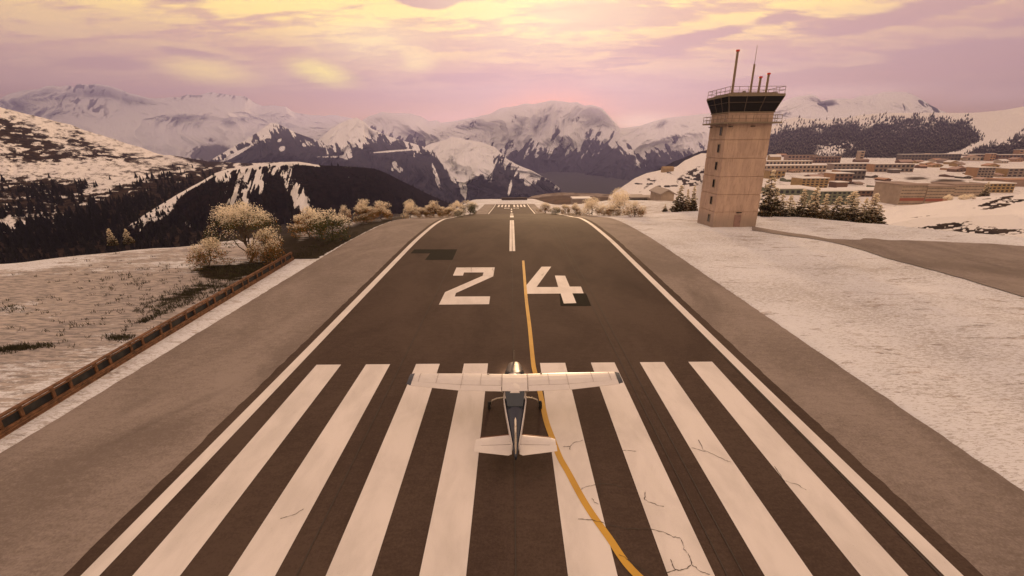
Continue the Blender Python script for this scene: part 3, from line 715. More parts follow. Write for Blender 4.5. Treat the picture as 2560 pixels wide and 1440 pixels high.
def mk10(u, py, t_, rid):
    m_ = .18 + 0 * u
    for a in [(2290, 446, 40, 5, 0, .8), (2375, 454, 44, 7, 0, .95), (2100, 440, 60, 20, 0, .25), (1990, 440, 40, 14, 0, .3), (2160, 462, 60, 10, 0, .3)]: m_ = m_ + a[5] * gblob(u, py, *a[:5])
    return m_
h10 = loft_terrain('town_ground', rows10, 1760, 3000, 460, [6] * 8, M_town, None, 0, (5, 5), mk10, 0, back=(6, 1.4))
# --- sunlit snow bank on the right
sky11 = [(2080, 580), (2150, 552), (2190, 534), (2214, 521), (2245, 515), (2300, 511), (2380, 500), (2450, 492), (2510, 488), (2560, 485), (2700, 474), (3000, 455)]
def mk11(u, py, t_, rid):
    st = fbm(u / 18, py / 3.5, 5, 25); m_ = .05 + .10 * st
    for a in [(2330, 568, 90, 6, -.08, .75), (2375, 560, 60, 4, -.12, .5), (2470, 578, 110, 12, .0, .85), (2500, 512, 50, 8, -.22, .85), (2480, 505, 60, 4, -.3, .6), (2300, 542, 60, 1.5, -.12, .55), (2350, 504, 30, 3, 0, .5), (2220, 515, 20, 2, 0, .4), (2540, 500, 40, 5, 0, .5), (2470, 497, 80, 2, -.1, .5)]: m_ = m_ + a[5] * gblob(u, py, *a[:5]) * sstep(.3, .52, st)
    return m_
h11 = loft_terrain('snow_bank', [(sky11, [(2080, 105), (2300, 160), (2560, 190), (3000, 220)]), ([(2080, 590), (2300, 545), (3000, 520)], [(2080, 100), (3000, 140)]), ([(2080, 640), (2560, 600), (3000, 620)], [(2080, 92), (2560, 104), (3000, 110)]), ([(2080, 760), (3000, 760)], 90)], 2080, 3000, 500, [34, 30, 6], M_h3, .05, 77, (6, 4), mk11, 1.0)
# valley floor to the horizon
vf = MB().box((0, 9000, -330), (60000, 42000, 2)).build('valley_floor', material('valley_forest', (.03, .03, .03), .9, vscale=.01))
tag(vf, kind='structure')
# haze: air between here and the mountains
hz = MB().box((0, 5100, 435), (30000, 13400, 1690)).build('haze', [])
mh = bpy.data.materials.new('haze_air'); mh.use_nodes = True; mh.node_tree.nodes.clear()
hn = NT(mh.node_tree); vo = hn.new('ShaderNodeOutputMaterial'); vs_ = hn.new('ShaderNodeVolumePrincipled')
vs_.inputs['Color'].default_value = (.42, .42, .90, 1); vs_.inputs['Density'].default_value = 9.5e-5; vs_.inputs['Anisotropy'].default_value = .50
hn.l.new(vs_.outputs[0], vo.inputs['Volume']); hz.data.materials.append(mh)
hz.display_type = 'WIRE'
tag(hz, kind='stuff')
# ================================================================== VEGETATION
def m_leaf(cols, transl=.45):
    def f(t, b):
        n = t.noise(t.coord(), 9, 2, .6)
        c = t.mix(t.smooth(n, .3, .7), cols[0], cols[1])
        t.l.new(c, b.inputs['Base Color'])
        tr = t.new('ShaderNodeBsdfTranslucent'); t.l.new(c, tr.inputs['Color'])
        mx = t.new('ShaderNodeMixShader'); mx.inputs[0].default_value = transl
        t.l.new(b.outputs[0], mx.inputs[1]); t.l.new(tr.outputs[0], mx.inputs[2])
        t.l.new(mx.outputs[0], t.n['Material Output'].inputs['Surface'])
    return f
M_frost = material('frosted_leaves', rough=.8, spec=.1, fn=m_leaf([(.95, .90, .80), (.86, .76, .60)], .66))
M_green = material('green_leaves', rough=.7, spec=.2, fn=m_leaf([(.045, .060, .016), (.085, .090, .030)], .35))
M_rust = material('rust_leaves', rough=.7, spec=.15, fn=m_leaf([(.46, .22, .06), (.24, .12, .04)], .6))
M_needle = material('dark_needles', rough=.8, spec=.15, fn=m_leaf([(.030, .028, .014), (.065, .055, .026)], .2))
M_bark = material('bark', (.085, .06, .042), .9, var=.35, vscale=8, bump=.3)
LEAF = [M_frost, M_green, M_rust]

def leaf_mesh(name, centers, radii, n, size, rng, frost=.5, rust=.15, mats=LEAF, topbias=1.0, flat=.8, zlo=None, zhi=None, drop=0.0, gr=(0, 0, 0, 0)):
    """n small leaf faces scattered in clumps; frost settles on the tops of the crown and of each clump"""
    centers = np.array(centers, float); radii = np.array(radii, float)
    wgt = radii ** 2; idx = rng.choice(len(centers), n, p=wgt / wgt.sum())
    d = rng.normal(size=(n, 3)); d /= np.linalg.norm(d, axis=1)[:, None]
    rr = rng.uniform(.35, 1.12, n) ** .6 * np.where(rng.rand(n) < .12, rng.uniform(1, 1.4, n), 1)
    p = centers[idx] + d * (radii[idx] * rr)[:, None] * np.array([1, 1, flat])
    zl = centers[:, 2].min() - radii.max() if zlo is None else zlo; zh = (centers[:, 2] + radii).max() if zhi is None else zhi
    hrel = (p[:, 2] - zl) / (zh - zl); upn = d[:, 2] * rr
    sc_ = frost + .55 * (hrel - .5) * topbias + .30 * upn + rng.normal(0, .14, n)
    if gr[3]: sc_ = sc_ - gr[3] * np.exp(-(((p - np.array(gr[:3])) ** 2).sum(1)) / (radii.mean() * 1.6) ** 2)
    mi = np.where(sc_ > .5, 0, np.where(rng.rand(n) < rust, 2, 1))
    s_ = size * rng.uniform(.6, 1.3, n)
    a = rng.normal(size=(n, 3)); a /= np.linalg.norm(a, axis=1)[:, None]
    b_ = np.cross(a, rng.normal(size=(n, 3))); b_ /= np.linalg.norm(b_, axis=1)[:, None]
    q = np.stack([p - a * s_[:, None], p - b_ * (s_ * .45)[:, None], p + a * s_[:, None], p + b_ * (s_ * .45)[:, None]], 1)
    me = bpy.data.meshes.new(name); me.vertices.add(n * 4); me.vertices.foreach_set('co', q.reshape(-1).astype(np.float32))
    me.loops.add(n * 4); me.loops.foreach_set('vertex_index', np.arange(n * 4, dtype=np.int32))
    me.polygons.add(n); me.polygons.foreach_set('loop_start', (np.arange(n) * 4).astype(np.int32)); me.polygons.foreach_set('loop_total', np.full(n, 4, np.int32))
    for m_ in mats: me.materials.append(m_)
    me.polygons.foreach_set('material_index', mi.astype(np.int32)); me.update(calc_edges=True)
    return me
def limbs(mb, base, tip, r0, rng, n=7, segs=4, bend=.12):
    pts = [Vector(base)]; L = (Vector(tip) - Vector(base))
    for i in range(1, segs + 1):
        q = Vector(base) + L * (i / segs)
        if i < segs: q += Vector(rng.normal(0, bend, 3)) * L.length
        pts.append(q)
    for i in range(segs):
        mb.tube(pts[i], pts[i + 1], r0 * (1 - .75 * i / segs), r0 * (1 - .75 * (i + 1) / segs), n, caps=False)
    return pts
def broad_tree(name, seed, H_, Rc, n, size, frost, rust, low=.25, nclump=26, trunk_r=.16, gr=(0, 0, 0, 0), umbrella=False):
    """trunk with limbs + clumped crown; returns Empty with children trunk, crown"""
    rng = np.random.RandomState(seed); e = empty(name, (0, 0, 0))
    mb = MB(); top = (rng.normal(0, .1) * Rc, rng.normal(0, .1) * Rc, H_ * .62)
    tp = limbs(mb, (0, 0, -.3), top, trunk_r, rng, 8, 5, .05)
    cs, rs = [], []
    for i in range(nclump):
        a = rng.uniform(0, 2 * math.pi); u = rng.rand() ** .55
        if umbrella: zc = H_ * (.46 + .40 * (1 - u * u) + rng.uniform(-.10, .06)); rad = Rc * u
        else: ph = rng.uniform(-.9, 1.0); zc = H_ * (low + (1 - low) * (.5 + .42 * ph)); rad = Rc * math.sqrt(max(0, 1 - (max(ph, -.25) * .95) ** 2)) * (.35 + .65 * u) * (1 - .15 * ph)
        c_ = (math.cos(a) * rad, math.sin(a) * rad, zc); cs.append(c_); rs.append(Rc * (rng.uniform(.16, .30) if umbrella else rng.uniform(.26, .46)))
        if i % 2 == 0:
            k = tp[int(rng.randint(1, 5))] if H_ > 0 else tp[2]
            limbs(mb, k, c_, trunk_r * .42, rng, 5, 3, .08)
    mb.build('trunk', M_bark, e)
    me = leaf_mesh('crown', cs, rs, n, size, rng, frost, rust, gr=gr, topbias=1.5, flat=.92)
    o = bpy.data.objects.new('crown', me); C.objects.link(o); o.parent = e
    return e
def conifer(name, seed, H_, Rb, n, size, frost, rust=.12, shape=1.0, mats=(M_frost, M_needle, M_rust), bare=.08):
    rng = np.random.RandomState(seed); e = empty(name, (0, 0, 0)); mb = MB()
    mb.tube((0, 0, -.4), (0, 0, H_ * .97), H_ * .022, .02, 7, caps=False)
    cs, rs = [], []; tiers = 13
    for k in range(tiers):
        f = k / (tiers - 1); zc = H_ * (bare + (.97 - bare) * f); R0 = Rb * (1 - f) ** shape * rng.uniform(.8, 1.15) + .03 * H_
        m_ = max(2, int(7 * (1 - f)) + 1); off = rng.uniform(0, 6)
        for j in range(m_):
            a = off + 2 * math.pi * j / m_ + rng.normal(0, .2); r_ = R0 * rng.uniform(.75, 1.1)
            for g in (.45, .95):
                cs.append((math.cos(a) * r_ * g, math.sin(a) * r_ * g, zc - R0 * .22 * g + rng.normal(0, .02) * H_)); rs.append(max(.085 * H_ * (1.05 - f) * .9, .04 * H_))
            if f < .9: mb.tube((0, 0, zc), (math.cos(a) * r_, math.sin(a) * r_, zc - R0 * .2), .03 * H_ * .35, .01, 4, caps=False)
    mb.build('trunk', M_bark, e)
    me = leaf_mesh('crown', cs, rs, n, size, rng, frost, rust, mats=mats, flat=.55, zlo=0, zhi=H_, topbias=1.2)
    o = bpy.data.objects.new('crown', me); C.objects.link(o); o.parent = e
    return e
PROTO = {}
def place(proto, name, px, pyb, top, wpx, label, cat, group=None, rz=0.0, D=None, sink=0.0):
    """stand a tree on the ground seen at (px,pyb); crown reaches image row `top`, crown width wpx"""
    if D is None: gx_, gy_, gz_ = hit(px, pyb)
    else:
        p = at(px, pyb, D); gx_, gy_ = float(p[0]), D; gz_ = float(p[2])
    mk, H0, W0 = proto
    depth = (np.array([gx_, gy_, gz_ - CAM_H]) @ fwd)
    d = ray(px, top); ztop = CAM_H + d[2] * gy_ / d[1]
    sz = max(.2, (ztop - gz_) / H0); sx = wpx * .98 / FOC * depth / W0
    if mk not in PROTO: PROTO[mk] = PB[mk](); o = PROTO[mk]; o.location = (gx_, gy_, gz_ - sink); o.rotation_euler = (0, 0, rz); o.scale = (sx, sx, sz); o.name = name; tag(o, label, cat, group)
    else:
        o = dup(PROTO[mk], (gx_, gy_, gz_ - sink), rz, (sx, sx, sz), label)
        if group: o['group'] = group
        elif 'group' in o.keys(): del o['group']
        o.name = name
    o['category'] = cat
    return o
PB = {
 'big': lambda: broad_tree('frosted_tree', 5, 8.0, 4.0, 12000, .085, .43, .16, nclump=46, trunk_r=.2, umbrella=True),
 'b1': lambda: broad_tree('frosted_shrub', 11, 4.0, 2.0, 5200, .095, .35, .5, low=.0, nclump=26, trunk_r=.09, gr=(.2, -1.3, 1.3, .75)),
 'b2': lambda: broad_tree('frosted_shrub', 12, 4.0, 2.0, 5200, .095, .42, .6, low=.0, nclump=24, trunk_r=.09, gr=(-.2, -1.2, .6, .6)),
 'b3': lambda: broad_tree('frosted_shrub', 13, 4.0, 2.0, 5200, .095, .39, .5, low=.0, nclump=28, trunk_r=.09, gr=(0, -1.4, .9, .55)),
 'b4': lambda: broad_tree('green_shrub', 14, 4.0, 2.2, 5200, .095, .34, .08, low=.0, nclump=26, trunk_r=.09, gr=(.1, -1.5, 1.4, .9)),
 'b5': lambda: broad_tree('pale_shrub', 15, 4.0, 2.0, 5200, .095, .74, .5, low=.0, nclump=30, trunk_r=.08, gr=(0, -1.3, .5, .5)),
 'c1': lambda: conifer('frosted_conifer', 21, 6.0, 1.5, 12000, .12, .42),
 'c2': lambda: conifer('frosted_conifer', 22, 6.0, 1.5, 12000, .12, .48, shape=.75),
 'c3': lambda: conifer('frosted_conifer', 23, 6.0, 1.5, 12000, .12, .50, .25, shape=.85),
 'c4': lambda: conifer('frosted_conifer', 24, 6.0, 1.6, 12000, .12, .37, shape=.6),
}
PD = {'big': ('big', 7.4, 9.6), 'b1': ('b1', 4.1, 4.3), 'b2': ('b2', 4.1, 4.3), 'b3': ('b3', 4.1, 4.3), 'b4': ('b4', 4.1, 4.6), 'b5': ('b5', 4.1, 4.4),
      'c1': ('c1', 6.1, 2.9), 'c2': ('c2', 6.1, 2.9), 'c3': ('c3', 6.1, 2.9), 'c4': ('c4', 6.1, 3.1)}
GL, GRt, GC = 'frosted shrubs along the left edge of the runway', 'frosted shrubs right of the runway crest', 'frosted conifers in the row behind the control tower'
TR = [
 ('big', 'frosted_tree', 622, 656, 512, 188, 'large spreading tree with frosted umbrella crown and forked dark trunk beside the fence end', 'tree', None, .4),
 ('b1', 'frosted_shrub', 527, 668, 600, 92, 'round shrub with dark green heart left of the big spreading tree', 'shrub', None, .2),
 ('b2', 'frosted_shrub', 674, 655, 572, 84, 'frosted orange-lit shrub between the big spreading tree and the fence end', 'shrub', None, 1.0),
 ('b3', 'frosted_shrub', 775, 594, 520, 84, 'tall frosted shrub on dark ground, left of the bushy green shrub', 'shrub', GL, 2.2),
 ('b4', 'green_shrub', 832, 600, 522, 104, 'broad bushy shrub with dark green face and frosted top on the dark ground', 'shrub', GL, 0.0),
 ('b2', 'frosted_shrub', 864, 551, 514, 28, 'tiny frosted shrub peeping out behind the broad green shrub', 'shrub', GL, 3.0),
 ('b3', 'frosted_shrub', 916, 556, 500, 56, 'frosted shrub, left half of the pair where the dark ground narrows', 'shrub', GL, 4.0),
 ('b2', 'frosted_shrub', 956, 550, 503, 58, 'pale frosted shrub, right half of the pair where the dark ground narrows', 'shrub', GL, 5.0),
 ('b5', 'frosted_shrub', 1027, 546, 500, 38, 'narrow upright pale shrub just past the gap in the left shrub line', 'shrub', GL, .7),
 ('b1', 'frosted_shrub', 1055, 545, 519, 30, 'small brownish shrub right of the narrow upright pale shrub', 'shrub', GL, 1.7),
 ('b3', 'frosted_shrub', 1085, 544, 503, 42, 'pointed frosted shrub with dark heart near the left runway crest', 'shrub', GL, 2.9),
 ('b2', 'frosted_shrub', 1106, 543, 517, 24, 'small pale shrub leaning against the pointed frosted shrub', 'shrub', GL, .1),
 ('b1', 'frosted_shrub', 1124, 544, 517, 26, 'low dark shrub with white cap in front of the round white shrub', 'shrub', GL, 3.9),
 ('b4', 'frosted_shrub', 1146, 544, 521, 24, 'low dark shrub touching the left edge of the runway crest', 'shrub', GL, 3.3),
 ('b5', 'frosted_shrub', 1140, 534, 502, 36, 'round white frosted shrub second from the runway on the left', 'shrub', GL, 5.3),
 ('b4', 'green_shrub', 1174, 538, 500, 44, 'dark green round shrub with frosted top nearest the runway on the left', 'shrub', GL, 1.1),
 ('b1', 'frosted_shrub', 1362, 533, 508, 34, 'small grey shrub nearest the runway on the right', 'shrub', GRt, 0.3),
 ('b4', 'frosted_shrub', 1388, 536, 515, 30, 'low dark shrub second from the runway on the right', 'shrub', GRt, 2.3),
 ('b1', 'frosted_shrub', 1413, 537, 512, 26, 'slim dark green shrub with yellow-white top, left of its twin on the right side', 'shrub', GRt, 1.2),
 ('b3', 'frosted_shrub', 1440, 538, 508, 32, 'golden shrub with dark foot between the slim dark shrub and the pale clump', 'shrub', GRt, 4.2),
 ('b5', 'pale_shrub', 1480, 538, 495, 56, 'wide pale golden shrub left of the tallest round tree', 'shrub', GRt, .5),
 ('b2', 'pale_shrub', 1508, 539, 514, 36, 'low orange-white shrub at the left foot of the tallest round tree', 'shrub', GRt, 1.9),
 ('b5', 'pale_tree', 1547, 538, 472, 62, 'tallest round glowing cream tree in the right shrub group', 'tree', None, 3.1),
 ('b3', 'pale_shrub', 1532, 540, 512, 34, 'low golden shrub in front of the tallest round cream tree', 'shrub', GRt, 5.1),
 ('b2', 'pale_shrub', 1586, 542, 503, 50, 'orange and cream shrub at the right end of the right shrub group', 'shrub', GRt, 2.7),
 ('c2', 'small_conifer', 1662, 529, 510, 12, 'tiny dark bushy conifer alone on the snow left of the tower', 'tree', None, 0.4),
 ('c4', 'frosted_conifer', 1697, 528, 462, 34, 'dense dark conifer with frosted tip left of the tower, first of three', 'tree', None, 1.4),
 ('c3', 'frosted_conifer', 1715, 528, 472, 20, 'slim pale conifer left of the tower, second of three', 'tree', None, 2.4),
 ('c1', 'frosted_conifer', 1730, 527, 465, 24, 'open conifer touching the left side of the tower', 'tree', None, .9),
]
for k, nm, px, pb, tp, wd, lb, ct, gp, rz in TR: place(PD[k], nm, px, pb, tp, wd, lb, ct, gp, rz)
for px, pb, tp, lb in ((283, 612, 571, 'left of two small frosted conifers standing beyond the snow crest on the left'), (323, 608, 572, 'right of two small frosted conifers standing beyond the snow crest on the left')):
    place(PD['c2'], 'small_conifer', px, pb, tp, 20, lb, 'tree', 'two small conifers beyond the crest', px * .1, D=72)
CR = [('c4', 1912, 552, 422, 52, 'tallest conifer with pale tip rising right beside the tower'), ('c1', 1931, 549, 473, 34, 'second conifer from the tower, in front of a pale roofed block'),
 ('c4', 1947, 548, 484, 30, 'third conifer from the tower, narrow and dark'), ('c2', 1968, 548, 487, 34, 'fourth conifer from the tower, bushy and dark green'), ('c1', 1998, 548, 473, 40, 'fifth conifer from the tower, tall with frosted tip'),
 ('c3', 2027, 549, 465, 38, 'sixth conifer from the tower, pale and pointed, tallest of the middle'), ('c1', 2034, 550, 498, 26, 'small conifer overlapping the right foot of the pale pointed one'), ('c3', 2055, 550, 484, 32, 'slim frosty conifer standing alone before the green building'),
 ('c4', 2086, 551, 490, 40, 'conifer right of the slim frosty one, before the green building'), ('c2', 2121, 554, 478, 52, 'broadest dark conifer in the row, with wide frosted top'),
 ('c2', 2153, 556, 494, 30, 'frosted conifer between the broadest one and the last but one'), ('c3', 2174, 557, 482, 38, 'last but one conifer in the row, pointed pale tip'), ('c4', 2190, 560, 511, 32, 'last conifer of the row, short and black, beside the open snow')]
for i, (k, px, pb, tp, wd, lb) in enumerate(CR):
    place(PD[k], 'frosted_conifer', px, pb + 1, tp, wd, lb, 'tree', GC, i * .9, D=float(np.interp(px, [1900, 2200], [86, 82])))
for px, pb, tp, wd, lb in ((2370, 503, 486, 20, 'little frosted shrub on the snow bank ridge, leftmost of three'), (2405, 500, 486, 24, 'little frosted shrub on the snow bank ridge, middle of three'), (2425, 497, 485, 18, 'little frosted shrub on the snow bank ridge, rightmost of three')):
    place(PD['b5'], 'frosted_shrub', px, pb + 2, tp, wd, lb, 'shrub', 'small shrubs on the snow bank ridge', px, D=170.)
place(PD['c1'], 'frosted_conifer', 2459, 496, 454, 20, 'lone frosted conifer on the snow bank ridge right of the big hotel', 'tree', None, 0, D=185.)
# ---- hillside pines: 300 largest as things, the rest as one forest
def pine_mesh(seed, mats, k=4, n=6):
    rng = np.random.RandomState(seed); mb = MB(); mb.tube((0, 0, -.3), (0, 0, .3), .03, .02, 4, caps=False)
    for i in range(k):
        z0 = .10 + .72 * i / k; z1 = z0 + .42 - .05 * i; r = .21 * (1 - i / (k + .6)) * rng.uniform(.85, 1.15)
        ring = [(math.cos(2 * math.pi * (j + .5 * (i % 2)) / n) * r * rng.uniform(.75, 1.2), math.sin(2 * math.pi * (j + .5 * (i % 2)) / n) * r * rng.uniform(.75, 1.2), z0 + rng.uniform(-.04, .04)) for j in range(n)]
        o_ = len(mb.v); mb.add(ring + [(0, 0, min(z1, 1.0))], [(j, (j + 1) % n, n) for j in range(n)], 0)
        fr = [(a * .55, b_ * .55, c_ + (z1 - c_) * .5 + .01) for a, b_, c_ in ring]
        if len(mats) > 1 and i >= 1: mb.add(fr + [(0, 0, min(z1, 1.0) + .012)], [(j, (j + 1) % n, n) for j in range(n) if rng.rand() < .5], 1)
    return mb
M_pine = material('pine_needles', (.015, .014, .012), .9, var=.5, vscale=.3, spec=.0)
M_pfro = material('pine_frost', (.55, .50, .50), .9, spec=.1)
pm = [pine_mesh(s_, [M_pine]) for s_ in (1, 2, 3)]; pms = [pine_mesh(s_, [M_pine, M_pfro], 3, 5) for s_ in (4, 5, 6)]
pme = [q.mesh('pine_tree', [M_pine]) for q in pm]
def scatter(Pm, n, probf, seed):
    rng = np.random.RandomState(seed); r, c = Pm.shape[:2]; out = []
    PXm, PYm = proj(Pm)
    pr = probf(PXm, PYm).clip(0, 1)
    # weight by image area of a cell so trees spread evenly in the photograph's hillside
    area = np.abs(np.gradient(PYm, axis=0)) + .02
    wgt = (pr * area); wgt[:2] *= .3; wgt[-2:] = 0; wgt /= wgt.sum()
    idx = rng.choice(r * c, n, p=wgt.reshape(-1)); P_ = Pm.reshape(-1, 3)[idx]
    return P_, PXm.reshape(-1)[idx], PYm.reshape(-1)[idx], rng
def forest(name, P_, hts, meshes, mats, label, rng):
    V, Fc, Mi, o_ = [], [], [], 0
    for k, q in enumerate(meshes):
        sel = np.where(np.arange(len(P_)) % len(meshes) == k)[0]
        if not len(sel): continue
        v = np.array(q.v); nv = len(v); a = rng.uniform(0, 6.28, len(sel)); ca, sa = np.cos(a), np.sin(a)
        h = hts[sel][:, None]
        x_ = (v[None, :, 0] * ca[:, None] - v[None, :, 1] * sa[:, None]) * h * rng.uniform(.8, 1.3, (len(sel), 1)); y_ = (v[None, :, 0] * sa[:, None] + v[None, :, 1] * ca[:, None]) * h; z_ = v[None, :, 2] * h
        W = np.stack([x_, y_, z_], -1) + P_[sel][:, None, :]
        V.append(W.reshape(-1, 3))
        for fi, f in enumerate(q.f):
            F_ = np.array(f)[None] + (np.arange(len(sel)) * nv)[:, None] + o_
            Fc.append((F_, q.m[fi]))
        o_ += len(sel) * nv
    V = np.concatenate(V); me = bpy.data.meshes.new(name); me.vertices.add(len(V)); me.vertices.foreach_set('co', V.reshape(-1).astype(np.float32))
    li = np.concatenate([f.reshape(-1) for f, _ in Fc]); tot = np.concatenate([np.full(len(f), f.shape[1]) for f, _ in Fc]); mi = np.concatenate([np.full(len(f), m_) for f, m_ in Fc])
    me.loops.add(len(li)); me.loops.foreach_set('vertex_index', li.astype(np.int32)); me.polygons.add(len(tot))
    me.polygons.foreach_set('loop_start', np.concatenate([[0], np.cumsum(tot)[:-1]]).astype(np.int32)); me.polygons.foreach_set('loop_total', tot.astype(np.int32))
    for m_ in mats: me.materials.append(m_)
    me.polygons.foreach_set('material_index', mi.astype(np.int32)); me.update(calc_edges=True)
    o = bpy.data.objects.new(name, me); C.objects.link(o); tag(o, label, 'forest', kind='stuff'); return o
def pr5(u, py):
    p = np.zeros_like(u)
    for a in [(105, 482, 75, 20, 0, 1.0), (160, 500, 70, 14, 0, .8), (212, 466, 22, 9, 0, .9), (100, 530, 90, 18, 0, .7), (345, 462, 30, 10, -.3, .5), (400, 450, 60, 16, -.4, .8), (268, 452, 16, 5, 0, .2), (333, 448, 6, 4, 0, .2), (476, 388, 46, 12, .35, 1.2), (340, 380, 6, 3, 0, .3), (410, 385, 12, 3, 0, .2)]: p = p + a[5] * gblob(u, py, *a[:5])
    yg = np.interp(u, [0, 150, 250, 330, 420, 500, 560], [575, 550, 510, 490, 458, 436, 420])
    p = p + sstep(-8, 14, py - yg) * (u > -60) * (u < 560)
    return p * (u > -60) * (u < 600)
def pr6(u, py):
    sk = np.interp(u, [a[0] for a in sky6], [a[1] for a in sky6]); n_ = fbm(u / 9, py / 12, 3, 71)
    p = sstep(.36, .5, n_) * sstep(2, 20, py - sk) * .9
    p = p + 1.2 * np.exp(-((py - sk) / 5) ** 2) * (((u > 525) & (u < 560)) | ((u > 585) & (u < 660)) | (u > 780))
    for a in [(560, 440, 50, 10, -.2), (640, 450, 22, 40, -.5), (735, 475, 22, 50, -.35), (590, 490, 26, 30, .9), (400, 520, 60, 10, -.62)]: p = p * (1 - np.minimum(1, 1.4 * gblob(u, py, *a)))
    return p * (u > 0)
P5, x5, y5, rg = scatter(h5[1], 2600, pr5, 3); P6, x6, y6, rg6 = scatter(h6[1], 2600, pr6, 4)
PA = np.concatenate([P5, P6]); xa = np.concatenate([x5, x6]); ya = np.concatenate([y5, y6])
hA = np.where(np.arange(len(PA)) < len(P5), rg.uniform(6, 11, len(PA)), rg.uniform(4.5, 8.5, len(PA))); appar = hA / (PA[:, 1] + 1)
skl = np.interp(xa, [a[0] for a in sky6], [a[1] for a in sky6])
near_edge = np.interp(xa, [-200, 0, 100, 330, 500, 740, 1100], [640, 630, 632, 608, 588, 553, 520])
vis = (ya < near_edge - 2) & (ya > 0) & ((np.arange(len(PA)) >= len(P5)) | (ya < skl + 2)) & (xa > -20) & (xa < 1150)
order = np.argsort(-(appar * vis)); big = order[:300]; rest = np.setdiff1d(np.arange(len(PA)), big); rest = rest[vis[rest] | (rg.rand(len(rest)) < .4)]
for j, i in enumerate(big):
    o = bpy.data.objects.new('pine_tree', pme[j % 3]); C.objects.link(o); o.location = PA[i]; s_ = float(hA[i]); o.scale = (s_ * rg.uniform(.9, 1.4), s_ * 1.1, s_); o.rotation_euler = (0, 0, rg.uniform(0, 6))
    tag(o, 'dark evergreen pine in the wooded gully and spur left of the runway', 'tree', 'dark pines on the left hillside')
forest('pine_forest', PA[rest], hA[rest], pm, [M_pine], 'dense dark conifer forest covering the gully and the spur left of the runway', rg)
P9, x9, y9, rg9 = scatter(h9[1], 16000, forest9, 9)
ok = (x9 > 1880) & (x9 < 2640); P9 = P9[ok]
forest('town_forest', P9, rg9.uniform(7, 13, len(P9)) * (P9[:, 1] / 1700), pms, [M_pine, M_pfro], 'snow dusted conifer forest on the hill above the town', rg9)

def fx_fence(y_): return float(np.interp(y_, [0, 18, 26.5, 52, 53, 400], [-24.55, -25.1, -25.65, -26.9, -24, -24]))
# ---- dry grass tufts poking through the snow beside the fence and on the slope
rgt = np.random.RandomState(8); tv = []
cand = [(470, 735, 130, 20, -.35, 260), (590, 700, 110, 24, -.3, 240), (40, 872, 70, 5, -.1, 130), (300, 845, 26, 7, 0, 40), (620, 672, 120, 12, 0, 200), (200, 800, 200, 60, 0, 60), (350, 700, 160, 40, 0, 90), (840, 610, 120, 22, -.3, 220), (390, 790, 60, 5, -.4, 60), (20, 770, 60, 10, 0, 20)]
for a in cand:
    for _ in range(a[5]):
        du, dv = rgt.normal(0, .6, 2); c_, s_ = math.cos(a[4]), math.sin(a[4]); px, py = a[0] + du * a[2] * c_ - dv * a[3] * s_, a[1] + du * a[2] * s_ + dv * a[3] * c_
        q = hit(px, py)
        if q[0] > fx_fence(q[1]) - .4: continue
        for b_ in range(9):
            an = rgt.uniform(0, 6.28); r_ = rgt.uniform(0, .35); h_ = rgt.uniform(.10, .36); x0, y0 = q[0] + math.cos(an) * r_, q[1] + math.sin(an) * r_; t_ = rgt.uniform(0, 6.28); w_ = .028; ln = rgt.uniform(.02, .18)
            tv.append([(x0 - w_ * math.cos(t_), y0 - w_ * math.sin(t_), q[2] - .03), (x0 + w_ * math.cos(t_), y0 + w_ * math.sin(t_), q[2] - .03), (x0 + ln * math.sin(t_), y0 + ln * math.cos(t_), q[2] + h_)])
mb = MB()
for tr in tv: mb.add(tr, [(0, 1, 2)])
tag(mb.build('grass_tufts', material('dry_grass', (.055, .050, .026), .85, var=.5, vscale=2)), 'dark dry grass tufts poking through the snow left of the fence', 'grass', kind='stuff')
# ================================================================== CONTROL TOWER
def m_conc(t, b):
    co = t.coord(); a = t.noise(t.mapping(co, (1, 1, .35)), .9, 6, .65, .4); s_ = t.noise(t.mapping(co, (3, 3, .4)), 1.4, 5, .7)
    c = t.mix(t.smooth(a, .3, .7), (.50, .365, .295), (.385, .28, .23)); c = t.mix(t.smooth(s_, .50, .68, 0, .6), c, (.24, .165, .14))
    sp_ = t.new('ShaderNodeSeparateXYZ'); t.l.new(co, sp_.inputs[0])
    c = t.mix(t.smooth(t.math('ADD', sp_.outputs[2], t.math('MULTIPLY', a, 2.0)), 3.6, 1.6, 0, .6), c, (.23, .19, .165))
    t.l.new(c, b.inputs['Base Color'])
M_conc = material('pink_concrete', rough=.85, spec=.2, fn=m_conc)
M_trim = material('tower_trim', (.20, .16, .12), .7)
M_glass = material('dark_glass', (.008, .008, .009), .12, spec=.5, var=0)
M_rail = material('rail_metal', (.17, .13, .11), .6, var=.1)
M_red = material('red_cap', (.55, .03, .02), .5, var=.05)
M_ant = material('antenna_paint', (.22, .16, .12), .6)
tw = empty('control_tower', (36.8, 74.6, 0), 'pinkish concrete control tower with flared dark glass cab and antenna masts on the snow', 'control tower')
gz = float(min(G(33.2, 71.6), G(41, 78), G(33, 78), G(41, 71.6)))
WX, WY = 7.1, 6.2; HS = 17.6
mb = MB(); nseg = 6; zs = [gz - 1.0, 2.35, 5.15, 7.95, 10.75, 13.55, HS]
for i in range(6):
    k0 = 1 - .03 * max(0, zs[i]) / HS; k1 = 1 - .03 * zs[i + 1] / HS; g_ = .09
    mb.loft([[(sx * WX / 2 * k, sy * WY / 2 * k, z_) for sx, sy in ((-1, -1), (1, -1), (1, 1), (-1, 1))] for k, z_ in ((k0, zs[i] + (g_ if i else 0)), (k1, zs[i + 1]))])
    if i < 5: mb.loft([[(sx * (WX / 2 * k1 - .09), sy * (WY / 2 * k1 - .09), z_) for sx, sy in ((-1, -1), (1, -1), (1, 1), (-1, 1))] for z_ in (zs[i + 1], zs[i + 1] + g_)])
